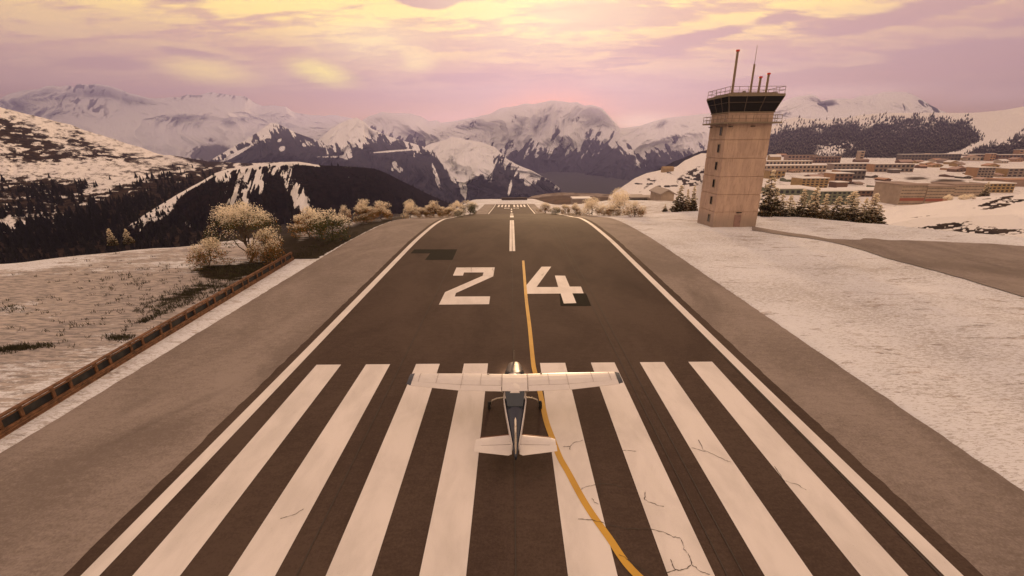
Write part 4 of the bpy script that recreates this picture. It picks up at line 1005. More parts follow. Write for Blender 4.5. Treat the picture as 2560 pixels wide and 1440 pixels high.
shaft = mb.build('shaft', M_conc, tw)
for zc in (1.15, 4.1, 6.85, 9.6, 12.3, 14.9):
    k = WX / 2 * (1 - .03 * zc / HS)
    f = MB()
    yy = -1.35; h_ = 1.15; w_ = .62
    f.box((-k - .02, yy, zc), (.10, w_, h_)); fo = f.build('window', M_glass, tw)
    g = MB()
    for dy in (-w_ / 2 - .04, w_ / 2 + .04): g.box((-k - .03, yy + dy, zc), (.14, .08, h_ + .16))
    for dz in (-h_ / 2 - .04, h_ / 2 + .04): g.box((-k - .03, yy, zc + dz), (.14, w_, .08))
    g.build('frame', M_trim, fo)
d_ = MB().box((.35, -WY / 2 - .01, .95 + gz * .5), (1.05, .12, 2.3)); dr = d_.build('door', material('tower_door', (.24, .15, .13), .6), tw)
MB().box((.72, -WY / 2 - .1, .9), (.06, .08, .14)).build('handle', M_rail, dr)
MB().box((.35, -WY / 2 - .22, 2.32), (.75, .3, .12)).build('door_lamp', material('lamp_black', (.02, .015, .012), .5), tw)
for px_, py_ in ((-3.0, -3.3), (.4, -3.3), (-3.95, -1.0), (-4.0, 1.6)):
    MB().box((px_, py_ + (.0 if px_ > -3.5 else 0), 15.55), (.55, .30, .12)).build('wall_lamp', MATS['lamp_black'], tw)
# walkway
WKX, WKY, ZK = WX / 2 * .97 + .95, WY / 2 * .97 + .95, 16.05
MB().box((0, 0, ZK), (2 * WKX, 2 * WKY, .22)).build('walkway', M_trim, tw)
def railing(hx, hy, z0, h_, nx, ny, name='railing'):
    mb = MB(); r_ = .035
    for sy in (-1, 1):
        for z_ in (z0 + h_, z0 + h_ * .5): mb.tube((-hx, sy * hy, z_), (hx, sy * hy, z_), r_, n=6)
        for i in range(nx + 1): mb.tube((-hx + 2 * hx * i / nx, sy * hy, z0), (-hx + 2 * hx * i / nx, sy * hy, z0 + h_), r_, n=6)
    for sx in (-1, 1):
        for z_ in (z0 + h_, z0 + h_ * .5): mb.tube((sx * hx, -hy, z_), (sx * hx, hy, z_), r_, n=6)
        for i in range(1, ny): mb.tube((sx * hx, -hy + 2 * hy * i / ny, z0), (sx * hx, -hy + 2 * hy * i / ny, z0 + h_), r_, n=6)
    return mb.build(name, M_rail, tw)
railing(WKX - .06, WKY - .06, ZK + .1, 1.0, 8, 6)
# cab
b0x, b0y, b1x, b1y, z0, z1 = WX / 2 * .965, WY / 2 * .965, WX / 2 + .62, WY / 2 + .75, 17.6, 19.75
ch = .9
def ring(hx, hy, z_, c_): return [(-hx + c_, -hy, z_), (hx - c_, -hy, z_), (hx, -hy + c_, z_), (hx, hy - c_, z_), (hx - c_, hy, z_), (-hx + c_, hy, z_), (-hx, hy - c_, z_), (-hx, -hy + c_, z_)]
ring4 = lambda hx, hy, z_: [(-hx, -hy, z_), (hx, -hy, z_), (hx, hy, z_), (-hx, hy, z_)]
cab = MB().loft([ring4(b0x + .04, b0y + .04, z0), ring4(b1x, b1y, z1)]).build('cab_glass', M_glass, tw)
mb = MB()
for f_ in (.0, .33, .66, 1.0):
    xa0, xa1 = -b0x + 2 * b0x * f_, -b1x + 2 * b1x * f_
    for s_ in (-1, 1): mb.tube((xa0, s_ * (b0y + .05), z0), (xa1, s_ * (b1y + .02), z1), .05, n=5)
    ya0, ya1 = -b0y + 2 * b0y * f_, -b1y + 2 * b1y * f_
    for s_ in (-1, 1): mb.tube((s_ * (b0x + .05), ya0, z0), (s_ * (b1x + .02), ya1, z1), .05, n=5)
kx, ky = b0x + (b1x - b0x) * .62, b0y + (b1y - b0y) * .62; zk = z0 + (z1 - z0) * .62
for s_ in (-1, 1):
    mb.tube((-kx, s_ * (ky + .04), zk), (kx, s_ * (ky + .04), zk), .028, n=5); mb.tube((s_ * (kx + .04), -ky, zk), (s_ * (kx + .04), ky, zk), .028, n=5)
mb.build('mullions', material('cab_mullion', (.13, .10, .08), .6), tw)
MB().box((0, 0, z0 - .02), (2 * b0x + .3, 2 * b0y + .3, .14)).build('cab_sill', M_trim, tw)
MB().box((0, 0, z1 + .17), (2 * b1x + .12, 2 * b1y + .12, .34)).build('roof', M_trim, tw)
MB().box((0, 0, z1 + .46), (2 * b1x - 1.4, 2 * b1y - 1.4, .26)).build('roof_curb', material('roof_curb', (.24, .19, .14), .7), tw)
railing(b1x - .05, b1y - .05, z1 + .34, 1.0, 6, 5, 'roof_railing')
def mast(x_, y_, h_, r_, cap=True, whip=False):
    a = MB()
    if whip:
        a.tube((x_, y_, z1 + .5), (x_, y_, z1 + .5 + h_ * .62), r_, r_ * .85, 10); a.tube((x_, y_, z1 + .5 + h_ * .62), (x_, y_, z1 + .5 + h_), .05, .03, 6)
    else: a.tube((x_, y_, z1 + .5), (x_, y_, z1 + .5 + h_), r_, r_ * .95, 10)
    o = a.build('antenna_mast', M_ant, tw)
    if cap: MB().tube((x_, y_, z1 + .45 + h_), (x_, y_, z1 + .68 + h_), r_ * 1.5, r_ * 1.5, 10).build('red_cap', M_red, o)
mast(-2.75, -1.6, 5.9, .19); mast(.15, -1.4, 6.7, .17, False, True); mast(1.45, -1.3, 2.3, .18); mast(2.5, -1.5, 2.75, .18)
MB().box((-.9, -1.6, z1 + .75), (.35, .35, .35)).build('roof_vent', M_trim, tw)

# ================================================================== FENCE
M_wood = material('weathered_wood', (.15, .072, .036), .8, var=.6, vscale=3, bump=.4)
M_wood2 = material('dark_planks', (.030, .030, .032), .8, var=.4, vscale=2)
fn_ = empty('wooden_fence', (-25.2, 18, 0), 'long low brown timber fence between the snowy slope and the runway shoulder', 'fence')
def fx(y_): return float(np.interp(y_, [0, 18, 26.5, 52], [-24.55, -25.1, -25.65, -26.9]))
def fh(y_): return 1.0
y_ = 8.0; k = 0; ysn = [8.0]
while y_ < 51.6:
    y_ += (1.75, 1.05)[k % 2]; k += 1; ysn.append(min(y_, 51.9))
L = Vector((-25.2, 18, 0))
for i, yy in enumerate(ysn):
    zb = float(G(fx(yy), yy)); MB().box(Vector((fx(yy), yy, zb + .45)) - L, (.16, .16, 1.1)).build('post', M_wood, fn_)
def rail_f(z0, z1, th, off, mat, name, nseg=14):
    mb = MB(); Y = np.linspace(8, 51.9, nseg + 1); rs_ = []
    for yy in Y:
        x_ = fx(yy) + off; zb = float(G(fx(yy), yy))
        rs_.append([Vector((x_ - th / 2, yy, zb + z0)) - L, Vector((x_ + th / 2, yy, zb + z0)) - L, Vector((x_ + th / 2, yy, zb + z1)) - L, Vector((x_ - th / 2, yy, zb + z1)) - L])
    mb.loft(rs_); return mb.build(name, mat, fn_)
rail_f(.92, 1.0, .24, 0, M_wood, 'cap_rail'); rail_f(.80, .87, .08, .10, M_wood, 'upper_rail')
rail_f(.28, .76, .05, -.04, M_wood2, 'back_panel')
for a in (.02, .16, .30): rail_f(a - .06, a + .05, .10, .14 + .03 * (a < .1), M_wood, 'plank')

# ================================================================== AIRPLANE
M_awh = material('aircraft_white', (.66, .63, .62), .38, spec=.5, var=.04)
M_acr = material('aircraft_cream', (.62, .55, .47), .4, spec=.5, var=.04)
M_nav = material('aircraft_navy', (.022, .028, .050), .3, spec=.5, var=.1)
M_agl = material('cabin_glass', (.035, .045, .055), .10, spec=.6, var=.05)
M_cowl = material('cowl_grey', (.10, .09, .085), .42, metal=.0, spec=.4, var=.1)
M_tyre = material('tyre_rubber', (.02, .02, .02), .8); M_chr = material('polished_metal', (.45, .41, .37), .45, metal=1.0, var=.02)
M_line = material('panel_line', (.30, .27, .26), .6)
ap = empty('light_airplane', (.10, 20.0, 0), 'small white high-wing airplane with dark tail cone and navy wing tips on the threshold stripes', 'airplane')
def sring(y, zc, hw, hh, n=20, e=2.6):
    r = []
    for i in range(n):
        a = 2 * math.pi * i / n; c_, s_ = math.cos(a), math.sin(a)
        r.append((hw * math.copysign(abs(c_) ** (2 / e), c_), y, zc + hh * math.copysign(abs(s_) ** (2 / e), s_)))
    return r
SEC = [(2.47, 1.22, .24, .22), (2.36, 1.22, .38, .34), (1.8, 1.23, .49, .42), (1.05, 1.26, .54, .47), (.75, 1.30, .55, .52)]
cw = MB().loft([sring(*q) for q in SEC]).build('cowling', M_cowl, ap, True)
MB().loft([sring(*q) for q in [(.75, 1.30, .55, .52), (.1, 1.50, .56, .68), (-1.5, 1.50, .54, .68), (-1.75, 1.47, .52, .65)]]).build('cabin', M_awh, ap, True)
MB().loft([sring(*q) for q in [(-1.72, 1.44, .525, .62), (-2.5, 1.30, .42, .44), (-3.6, 1.24, .27, .30), (-4.6, 1.18, .13, .19), (-5.15, 1.14, .05, .12)]]).build('tail_cone', M_nav, ap, True)
# pale side stripes that run along both shoulders of the tail cone
for s_ in (-1, 1):
    mb = MB(); rs_ = []
    for y_, zc, hw, hh in [(-1.70, 1.44, .525, .62), (-2.5, 1.30, .42, .44), (-3.6, 1.24, .27, .30), (-4.6, 1.18, .13, .19)]:
        x_ = s_ * (hw + .012); zt = zc + hh * .42
        rs_.append([(x_ - .02, y_, zt - .20), (x_ + .02, y_, zt - .20), (x_ + .02, y_, zt + .10), (x_ - .02, y_, zt + .10)])
    mb.loft(rs_).build('side_stripe', M_awh, ap)
# windscreen and rear window
MB().loft([[(-.48, .98, 1.78), (.48, .98, 1.78), (.46, .98, 1.70), (-.46, .98, 1.70)], [(-.50, .05, 2.19), (.50, .05, 2.19), (.52, .05, 1.9), (-.52, .05, 1.9)]]).build('windscreen', M_agl, ap)
MB().loft([[(-.47, -1.66, 2.12), (.47, -1.66, 2.12), (.47, -1.66, 1.7), (-.47, -1.66, 1.7)], [(-.36, -2.42, 1.79), (.36, -2.42, 1.79), (.36, -2.42, 1.55), (-.36, -2.42, 1.55)]]).build('rear_window', M_agl, ap)
for s_ in (-1, 1):
    MB().box((s_ * .555, -.45, 1.78), (.03, .95, .48)).build('side_window', M_agl, ap)
    MB().box((s_ * .56, -.45, 1.25), (.03, .95, .62)).build('door', M_awh, ap)
# wing
def foil(yle, ch_, x_, z_, th=.12, y0=0., y1=1.):
    up_ = [(0, 0), (.05, .55), (.15, .9), (.35, 1.0), (.6, .8), (.85, .35), (1, .03)]
    pts = [(x_, yle - f * ch_, z_ + t_ * th * ch_ * .62) for f, t_ in up_] + [(x_, yle - f * ch_, z_ - t_ * th * ch_ * .30) for f, t_ in up_[::-1][1:-1]]
    return pts
ZW = 2.08; dih = math.tan(R_(1.6))
def chord(x_): a = abs(x_); return 1.63 if a < 2.6 else 1.63 - (a - 2.6) / 2.75 * .50
def wst(x_, k=1.0): a = abs(x_); return foil(-(.03 * max(0, a - 2.6)), chord(a) * k, x_, ZW + a * dih)
MB().loft([wst(-.62, .98), wst(-.3, .98), wst(.3, .98), wst(.62, .98)]).build('wing_centre', M_awh, ap, False)
for s_ in (-1, 1):
    MB().loft([wst(s_ * q, .74) for q in ((.64, 2.6, 5.12) if s_ > 0 else (5.12, 2.6, .64))]).build('wing', M_awh, ap)
    tip = [wst(s_ * 5.12, 1.0), foil(-.085, 1.12 * .97, s_ * 5.22, ZW + 5.2 * dih, .10), foil(-.16, .98, s_ * 5.34, ZW + 5.2 * dih + .02, .05)]
    MB().loft(tip if s_ > 0 else tip[::-1]).build('wing_tip', M_nav, ap)
    for nm, xa, xb in (('flap', .66, 2.62), ('aileron', 2.66, 5.10)):
        rs_ = []
        for x_ in ((xa, xb) if s_ > 0 else (xb, xa)):
            yl_ = -(.03 * max(0, x_ - 2.6)); c_ = chord(x_); z_ = ZW + x_ * dih
            rs_.append([(s_ * x_, yl_ - c_ * .755, z_ + .075), (s_ * x_, yl_ - c_ * 1.0, z_ + .012), (s_ * x_, yl_ - c_ * 1.0, z_ - .005), (s_ * x_, yl_ - c_ * .755, z_ - .03)])
        MB().loft(rs_).build(nm, M_awh, ap)
    MB().tube((s_ * .5, .18, .92), (s_ * 2.45, -.35, ZW + .0), .055, .045, 8).build('wing_strut', M_awh, ap)
    MB().tube((s_ * 1.35, -.30, ZW + .20), (s_ * 1.35, -.30, ZW + .245), .06, .05, 10).build('fuel_cap', M_line, ap)
    mb = MB()
    for x_ in (.66, 1.7, 2.64, 3.9, 4.8):
        mb.loft([[(s_ * (x_ + dx * .6), -(.03 * max(0, x_ - 2.6)) - f * chord(x_), ZW + x_ * dih + t_ * .12 * chord(x_) * .62 + .004) for dx in (-.009, .009)] + [(s_ * (x_ + dx * .6), -(.03 * max(0, x_ - 2.6)) - f * chord(x_), ZW + x_ * dih + t_ * .12 * chord(x_) * .62 - .01) for dx in (.009, -.009)] for f, t_ in [(.05, .55), (.15, .9), (.35, 1.0), (.6, .8), (.74, .56)]])
    mb.build('panel_seam', M_line, ap)
    mb = MB()
    for f in (.74,):
        rs_ = []
        for x_ in (.66, 2.6, 3.9, 5.08):
            y_ = -(.03 * max(0, x_ - 2.6)) - f * chord(x_); z_ = ZW + x_ * dih + .56 * .12 * chord(x_) * .62
            rs_.append([(s_ * x_, y_ + .014, z_ + .004), (s_ * x_, y_ - .014, z_ + .004), (s_ * x_, y_ - .014, z_ - .01), (s_ * x_, y_ + .014, z_ - .01)])
        mb.loft(rs_)
    mb.loft([[(s_ * x_, y_ + .013, z_), (s_ * x_, y_ - .013, z_), (s_ * x_, y_ - .013, z_ - .02), (s_ * x_, y_ + .013, z_ - .02)] for x_, y_, z_ in ((.16, -4.33, 1.16), (1.48, -4.39, 1.155))])
    mb.build('hinge_line', M_line, ap)
    # gear
    g = MB(); pts = [(s_ * .42, .10, .66), (s_ * .95, .07, .62), (s_ * 1.18, .05, .52), (s_ * 1.28, .03, .26)]
    for a, b_ in zip(pts[:-1], pts[1:]): g.tube(a, b_, .045, .04, 8)
    g.build('landing_gear_leg', M_chr, ap)
    wl = MB().loft([[(s_ * 1.36 + dx, .03 + r_ * math.cos(2 * math.pi * i / 20), .225 + r_ * math.sin(2 * math.pi * i / 20)) for i in range(20)] for dx, r_ in ((-.08, .16), (-.065, .215), (0, .225), (.065, .215), (.08, .16))]).build('wheel', M_tyre, ap, True)
    MB().tube((s_ * 1.36 - .085, .03, .225), (s_ * 1.36 + .085, .03, .225), .09, .09, 12).build('hub', M_chr, wl)
g = MB().tube((0, 1.55, .95), (0, 1.62, .25), .05, .04, 8).build('nose_gear_leg', M_chr, ap)
wl = MB().loft([[(dx, 1.64 + r_ * math.cos(2 * math.pi * i / 18), .18 + r_ * math.sin(2 * math.pi * i / 18)) for i in range(18)] for dx, r_ in ((-.07, .12), (-.055, .17), (0, .18), (.055, .17), (.07, .12))]).build('wheel', M_tyre, ap, True)
# tailplane
for s_ in (-1, 1):
    st = [foil(-3.62, .66, s_ * .10, 1.12, .10), foil(-3.86, .50, s_ * 1.50, 1.14, .09), foil(-3.98, .40, s_ * 1.74, 1.14, .07)]
    MB().loft(st if s_ > 0 else st[::-1]).build('stabiliser', M_awh, ap)
    MB().tube((s_ * .12, -3.62, 1.13), (s_ * 1.56, -3.87, 1.15), .022, .02, 8).build('leading_edge_strip', material('brown_edge', (.20, .09, .05), .35, metal=.4), ap)  # thin brown metallic strip along the leading edge
    el_ = [[(s_ * x_, y0_, 1.155), (s_ * x_, y1_, 1.135), (s_ * x_, y1_, 1.12), (s_ * x_, y0_, 1.10)] for x_, y0_, y1_ in ((.16, -4.31, -4.92), (.30, -4.31, -5.00), (1.48, -4.38, -4.80), (1.76, -4.40, -4.74))]
    MB().loft(el_ if s_ > 0 else el_[::-1]).build('elevator', M_awh, ap)
mb = MB()
def finsec(z_, yle, yte, th): return [(-th / 2 * .3, yle, z_), (-th / 2, yle - (yle - yte) * .3, z_), (-th / 4, yte, z_), (th / 4, yte, z_), (th / 2, yle - (yle - yte) * .3, z_), (th / 2 * .3, yle, z_)]
mb.loft([finsec(1.22, -2.45, -4.45, .07), finsec(1.42, -3.0, -4.52, .10), finsec(1.62, -3.55, -4.62, .11), finsec(2.52, -4.35, -4.95, .08)]).build('fin', M_acr, ap, False)
MB().loft([finsec(1.05, -4.47, -5.05, .08), finsec(1.62, -4.64, -5.15, .085), finsec(2.52, -4.97, -5.35, .05)]).build('rudder', M_acr, ap)
# propeller
sp_ = MB().loft([[(r_ * math.cos(2 * math.pi * i / 16), y_, 1.28 + r_ * math.sin(2 * math.pi * i / 16)) for i in range(16)] for y_, r_ in ((2.46, .15), (2.60, .14), (2.72, .09), (2.79, .02))]).build('spinner', M_chr, ap, True)
for s_ in (-1, 1):
    a = R_(90) + (0 if s_ > 0 else math.pi); dx, dz = math.cos(a), math.sin(a)
    rs_ = []
    for r_, wd_, tw_ in ((.08, .05, .9), (.35, .07, .7), (.65, .06, .55), (.90, .035, .45)):
        c_ = (dx * r_, 2.56, 1.28 + dz * r_); px_, pz_ = -dz, dx
        rs_.append([(c_[0] + px_ * wd_ * math.cos(tw_) * k1, c_[1] + wd_ * math.sin(tw_) * k1 + k2 * .012, c_[2] + pz_ * wd_ * math.cos(tw_) * k1) for k1, k2 in ((-1, 0), (0, 1), (1, 0), (0, -1))])
    MB().loft(rs_).build('propeller_blade', material('blade_grey', (.17, .14, .12), .5), sp_)
# landing light in the nose cowl; lens glow and spot added for the warm glow ahead
ll = MB().tube((.0, 2.43, 1.02), (.0, 2.485, 1.02), .07, .07, 12)
lm = bpy.data.materials.new('landing_light_lens'); lm.use_nodes = True
lm.node_tree.nodes['Principled BSDF'].inputs['Emission Color'].default_value = (1, .72, .42, 1); lm.node_tree.nodes['Principled BSDF'].inputs['Emission Strength'].default_value = 1.2
ll.build('landing_light', lm, cw)
sl = bpy.data.lights.new('landing_beam', 'SPOT'); so = bpy.data.objects.new('landing_beam', sl); C.objects.link(so)
sl.energy = 600; sl.color = (1, .70, .45); sl.spot_size = R_(84); sl.spot_blend = 1.0; sl.shadow_soft_size = .08
so.location = (.10, 20.0 + 2.66, .95); so.rotation_euler = (R_(38), 0, 0)

# ================================================================== TOWN
def bmat(name, c): return material(name, c, .85, var=.15, vscale=.3)
WC = {'grey': bmat('grey_render', (.24, .19, .165)), 'pale': bmat('pale_render', (.40, .33, .27)), 'ochre': bmat('ochre_render', (.32, .22, .11)), 'brown': bmat('brown_timber', (.16, .10, .075)),
      'orange': bmat('orange_render_and_sun', (.36, .22, .13)), 'green': bmat('green_render', (.15, .16, .115)), 'dark': bmat('dark_render', (.12, .10, .09)), 'beige': bmat('beige_render', (.36, .28, .22)), 'pink': bmat('pink_render', (.28, .20, .165))}  # orange serves orange fronts and the painted sunlight on left ends
M_rsnow = material('roof_snow', (.74, .72, .72), .8, var=.06); M_rdark = material('roof_brown', (.30, .225, .19), .85, var=.2); M_win = material('window_pane', (.03, .03, .035), .2, var=0)
unit_win = MB().box((0, 0, 0), (1, 1, 1)).mesh('window', M_win)
M_balc = material('balcony_red', (.30, .10, .07), .8)
def bld(name, px0, px1, pyt, pyb, label, cat='building', wall='grey', roof='flat', rows=0, cols=0, depth=14, rz=0.0, group=None, D=None, rcol=None, endwall=None, band=False, win=(.55, .5)):
    D = shelfD(pyb) if D is None else D
    p0, p1 = at(px0, pyb, D), at(px1, pyb, D); tz = float(at((px0 + px1) / 2, pyt, D)[2]); bz = float(min(p0[2], p1[2]))
    W_ = float(p1[0] - p0[0]); H_ = tz - float(p0[2] + p1[2]) / 2; cx = float(p0[0] + p1[0]) / 2
    e = empty(name, (cx, D + depth / 2, bz), label, cat, group, rz)
    base = -6.0
    hb = H_ if roof == 'flat' else H_ * .62
    MB().box((0, 0, (hb + base) / 2), (W_, depth, hb - base)).build('wall', WC[wall], e)
    if endwall: MB().box((-W_ / 2 - .12, 0, (hb + base) / 2), (.2, depth - .3, hb - base)).build('sunlit_end', WC[endwall], e)  # left end: the low sun's orange light is painted into the wall colour
    rm = M_rsnow if rcol is None else rcol
    if roof == 'flat':
        MB().box((0, 0, hb + .3), (W_ + .8, depth + .8, .6)).build('roof', rm, e)
    else:
        ov = .8
        if roof == 'gable':   # ridge across, gable to the viewer
            mb = MB().loft([[(-W_ / 2 - ov, y_, hb - .15), (0, y_, H_), (W_ / 2 + ov, y_, hb - .15), (W_ / 2 + ov, y_, hb - .6), (0, y_, H_ - .5), (-W_ / 2 - ov, y_, hb - .6)] for y_ in (-depth / 2 - ov, depth / 2 + ov)])
            g_ = MB().loft([[(-W_ / 2, y_, hb), (W_ / 2, y_, hb), (0, y_, H_ - .4)] for y_ in (-depth / 2 + .02, depth / 2 - .02)])
        else:
            mb = MB().loft([[(x_, -depth / 2 - ov, hb - .15), (x_, 0, H_), (x_, depth / 2 + ov, hb - .15), (x_, depth / 2 + ov, hb - .6), (x_, 0, H_ - .5), (x_, -depth / 2 - ov, hb - .6)] for x_ in (-W_ / 2 - ov, W_ / 2 + ov)])
            g_ = MB().loft([[(x_, -depth / 2, hb), (x_, depth / 2, hb), (x_, 0, H_ - .4)] for x_ in (-W_ / 2 + .02, W_ / 2 - .02)])
        rf = mb.build('roof', rm, e); g_.build('gable', WC[wall], rf)
    for r_ in range(rows):
        for c_ in range(cols):
            o = bpy.data.objects.new('window', unit_win); C.objects.link(o); o.parent = e
            cw_ = W_ / cols; rh = hb / rows
            o.location = (-W_ / 2 + cw_ * (c_ + .5), -depth / 2, rh * (r_ + .5)); o.scale = (cw_ * win[0], .25, rh * win[1])
    if band: MB().box((0, -depth / 2 - .15, hb * .28), (W_ * .96, .3, hb * .14)).build('balcony', M_balc, e)
    return e
CH = 'chalets in the town centre'
B = bld
B('apartment_block', 1905, 2064, 413, 431, 'long low grey block with two rows of dark windows, just right of the tower', rows=2, cols=16, depth=22, wall='beige')
B('apartment_block', 1905, 2030, 402, 412, 'long pale block stepped up behind the low grey block beside the tower', rows=1, cols=14, depth=16, wall='pale', D=760)
B('hotel', 1921, 1961, 427, 446, 'small ochre box building half hidden right of the tower', wall='ochre', rows=2, cols=4, depth=14, rcol=M_rdark)
B('hotel', 2001, 2068, 446, 470, 'bright yellow ochre hotel with four columns of windows in front of the pink roof', wall='ochre', rows=4, cols=6, depth=15, endwall='ochre')
B('lodge', 2030, 2062, 437, 447, 'pink hipped roof house behind the yellow hotel', 'house', wall='dark', roof='side', rcol=material('roof_pink', (.42, .30, .26), .8), depth=14)
B('apartment_block', 2084, 2128, 434, 461, 'brown cubic block with left end painted sunlit orange in front of the low dark wing', wall='brown', endwall='orange', rows=3, cols=4, depth=16)
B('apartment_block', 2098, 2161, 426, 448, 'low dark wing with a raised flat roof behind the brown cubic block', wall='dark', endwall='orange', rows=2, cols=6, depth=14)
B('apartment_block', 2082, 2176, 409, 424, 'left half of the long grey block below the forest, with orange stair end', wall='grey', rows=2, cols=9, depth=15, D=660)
B('apartment_block', 2184, 2282, 410, 430, 'right half of the long grey block below the forest, with end wall painted sunlit orange', wall='grey', endwall='orange', rows=2, cols=9, depth=15)
B('belfry', 2146, 2157, 378, 404, 'slender beige tower block standing against the dark forest', 'tower', wall='beige', rows=4, cols=1, depth=10)
B('small_house', 2140, 2172, 397, 405, 'low brown building at the foot of the slender beige tower', 'house', wall='brown', roof='side', depth=10, rcol=M_rdark)
B('apartment_block', 1968, 2040, 388, 404, 'reddish brown long block at the forest edge, nearest the tower', wall='pink', rows=2, cols=8, depth=14, rcol=M_rdark)
B('apartment_block', 2036, 2100, 392, 407, 'brown sloping block under the forest, right of the reddish block', wall='brown', rows=2, cols=8, depth=14, rcol=M_rdark)
B('chalet', 1925, 1952, 386, 400, 'pale chalet roof near the top left of the town', 'house', wall='ochre', roof='side', depth=12)
B('chalet', 1944, 1966, 384, 392, 'orange roofed chalet behind the pale chalet at top left of town', 'house', wall='brown', roof='side', depth=12, rcol=material('roof_orange', (.44, .27, .19), .8))
B('chalet', 2250, 2281, 399, 411, 'pink roofed chalet at the edge of the forest left of the chalet cluster', 'house', wall='brown', roof='side', depth=12, rcol=MATS['roof_pink'])
B('apartment_block', 2252, 2400, 385, 401, 'long dark apartment bar behind the chalets, left part', wall='dark', rows=2, cols=18, depth=14)
B('apartment_block', 2402, 2470, 386, 399, 'long dark apartment bar behind the chalets, right part with snowy roof', wall='brown', rows=2, cols=9, depth=20)
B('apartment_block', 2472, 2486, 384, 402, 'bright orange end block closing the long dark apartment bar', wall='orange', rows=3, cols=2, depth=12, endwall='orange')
B('apartment_block', 2492, 2640, 386, 402, 'dark apartment bar at the right edge behind the bushes', wall='brown', rows=2, cols=16, depth=14)
B('hotel', 2545, 2640, 374, 388, 'orange-brown hotel high at the right edge of the photo', wall='orange', rows=2, cols=8, depth=14, D=1150)
B('apartment_block', 2440, 2482, 419, 445, 'four storey grey-green block with left end painted sunlit orange, alone right of the chalets', wall='grey', endwall='orange', rows=4, cols=5, depth=14)
B('apartment_block', 2516, 2620, 421, 442, 'grey block with yellow striped end at the right edge', wall='grey', endwall='ochre', rows=3, cols=8, depth=14)
B('hotel', 2244, 2306, 463, 512, 'nearest stepped brown-grey hotel wing with red balcony band, left part', wall='beige', rows=6, cols=9, depth=22, rcol=M_rdark, band=True, win=(.7, .16))
B('hotel', 2308, 2376, 467, 512, 'middle wing of the stepped brown-grey hotel with red balcony band', wall='beige', rows=6, cols=9, depth=20, rcol=M_rdark, band=True, win=(.7, .16), D=285)
B('hotel', 2378, 2450, 462, 500, 'right wing of the stepped brown-grey hotel behind the snow bank', wall='beige', rows=5, cols=9, depth=20, rcol=M_rdark, D=330, win=(.7, .16))
B('hotel', 2466, 2532, 459, 481, 'yellow ochre two tone building right of the lone conifer', wall='ochre', rows=3, cols=6, depth=16)
B('hotel', 2506, 2640, 449, 466, 'long orange roofed hall at the right edge above the yellow building', wall='pink', depth=16, rcol=MATS['roof_orange'])
B('apartment_block', 2040, 2134, 478, 512, 'mid green apartment building behind the conifer row', wall='green', rows=4, cols=8, depth=16)
B('apartment_block', 2136, 2252, 476, 504, 'long brown-grey building right of the green one', wall='brown', rows=3, cols=10, depth=20, D=330)
B('apartment_block', 1930, 2040, 472, 500, 'grey-green flat building left of the green one, behind the conifers', wall='green', rows=2, cols=8, depth=24, D=340)
B('small_house', 1966, 1994, 443, 454, 'pale green roofed bungalow left of the yellow hotel', 'house', wall='green', roof='side', depth=12)
B('small_house', 2090, 2118, 456, 469, 'small snow roofed hut with dark red walls before the brown cubic block', 'house', wall='brown', roof='flat', depth=10)
B('small_house', 2230, 2250, 424, 433, 'little snow roofed shed below the sunlit orange end wall', 'shed', wall='dark', depth=8)
B('small_house', 2187, 2214, 465, 474, 'low round sided snowy pavilion on the open snow field', 'pavilion', wall='green', depth=10)
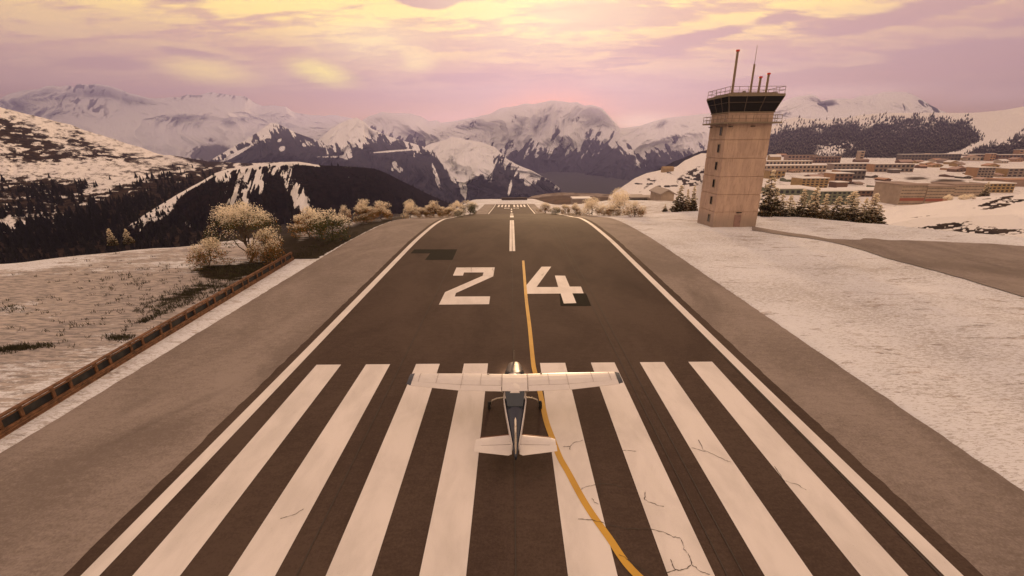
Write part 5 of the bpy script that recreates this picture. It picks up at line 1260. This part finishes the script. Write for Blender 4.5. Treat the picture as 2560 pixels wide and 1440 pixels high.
cc = [(2298, 395, 20, 8, 'ochre', 'orange lit chalet at the far left of the chalet cluster, back row'), (2322, 396, 26, 11, 'ochre', 'large ochre chalet in the back row of the cluster'), (2376, 397, 26, 8, 'orange', 'chalet with reddish roof in the middle of the back row'), (2408, 400, 30, 9, 'ochre', 'broad pale chalet below the long apartment bar'),
      (2434, 402, 30, 13, 'pale', 'tall pale chalet behind the four storey grey-green block'), (2455, 401, 24, 8, 'green', 'greenish chalet right of the tall pale one'), (2345, 405, 26, 8, 'pale', 'pale chalet in the second row, left'), (2366, 408, 22, 10, 'grey', 'grey chalet in the second row, centre'),
      (2385, 411, 24, 9, 'ochre', 'orange lit chalet in the second row, right'), (2300, 408, 18, 7, 'ochre', 'small chalet by the road at the left of the second row'), (2325, 414, 24, 9, 'orange', 'reddish chalet beside the road bend, third row left'), (2346, 418, 22, 8, 'ochre', 'yellow chalet beside the road bend, third row'),
      (2400, 417, 26, 10, 'ochre', 'ochre chalet in the dense middle of the cluster'), (2380, 425, 24, 8, 'orange', 'orange chalet at the lower left of the dense cluster'), (2402, 430, 30, 11, 'brown', 'brown chalet lowest in the dense cluster'), (2424, 424, 24, 10, 'orange', 'orange chalet left of the four storey grey-green block'),
      (2484, 420, 26, 10, 'ochre', 'ochre chalet right of the four storey block, upper'), (2500, 428, 26, 9, 'orange', 'orange chalet right of the four storey block, lower'), (2510, 408, 26, 9, 'pale', 'pale roofed chalet among dark bushes near the right edge'), (2545, 404, 26, 9, 'orange', 'red roofed chalet at the right edge'), (2444, 436, 30, 6, 'grey', 'low grey shed in front of the cluster'),
      (2310, 420, 16, 7, 'brown', 'small brown chalet on the open snow left of the road bend'), (2268, 420, 16, 7, 'beige', 'small beige chalet just below the sunlit orange end wall'), (2530, 438, 22, 9, 'pale', 'pale chalet in front of the grey block at the right edge'), (2498, 442, 18, 8, 'beige', 'beige chalet between the two four storey blocks, low down'),
      (2184, 444, 20, 7, 'dark', 'dark little chalet on the snow field right of the low dark wing'), (2218, 452, 18, 6, 'brown', 'brown cabin on the snow field above the pavilion'), (2150, 462, 16, 6, 'beige', 'beige cabin right of the dark red walled hut'), (2420, 446, 18, 7, 'dark', 'dark cabin left below the four storey grey-green block'),
      (2470, 452, 22, 7, 'pale', 'pale cabin just above the yellow two tone building'), (2380, 442, 18, 6, 'brown', 'brown cabin behind the dark roundabout island'), (1990, 432, 22, 7, 'beige', 'beige cabin right of the small ochre box building'), (2070, 440, 14, 6, 'dark', 'dark cabin between the pink roofed house and the brown cubic block')]
for i, (px, pb, w_, h_, c_, lb) in enumerate(cc):
    B('chalet', px - w_ / 2, px + w_ / 2, pb - h_ * 1.15, pb, lb, 'house', wall=c_, roof='gable' if i % 3 else 'side', rows=1, cols=3, depth=12, group=CH, rcol=(None, MATS['roof_orange'], M_rdark, None, MATS['roof_pink'])[i % 5], win=(.4, .4), rz=.25 - .1 * (i % 6))
# left of the tower
B('barn', 1652, 1684, 473, 501, 'large pale boarded barn with gable roof left of the tower', 'barn', wall='beige', roof='gable', depth=18, D=230, rcol=material('roof_grey', (.34, .29, .26), .8))
B('long_shed', 1578, 1618, 495, 507, 'low brown shed with dark front behind the right shrubs', 'shed', wall='dark', rows=1, cols=8, depth=14, D=250, rcol=MATS['roof_grey'])
B('long_shed', 1618, 1664, 497, 507, 'low tan hall joined to the dark fronted shed', 'shed', wall='beige', depth=14, D=250, rcol=MATS['roof_grey'])
B('mountain_hut', 1658, 1684, 416, 429, 'ochre hut on the ridge of the snow hill left of the tower', 'hut', wall='ochre', roof='side', depth=12, D=760, rcol=WC['ochre'])
B('long_shed', 1432, 1478, 497, 505, 'flat grey shed beyond the wide pale shrub', 'shed', wall='grey', depth=10, D=330)
bp = at(1286, 501, 446); e = empty('blast_wall', (float(bp[0]), 446, float(G(float(bp[0]), 446))), 'dark low wall standing at the far end of the runway', 'wall')
MB().box((0, 0, 1.0), (26, .5, 2.6)).build('panel', material('dark_wall', (.05, .035, .03), .8), e)
MB().box((0, 0, 2.36), (26.4, .7, .14)).build('coping', M_trim, e)
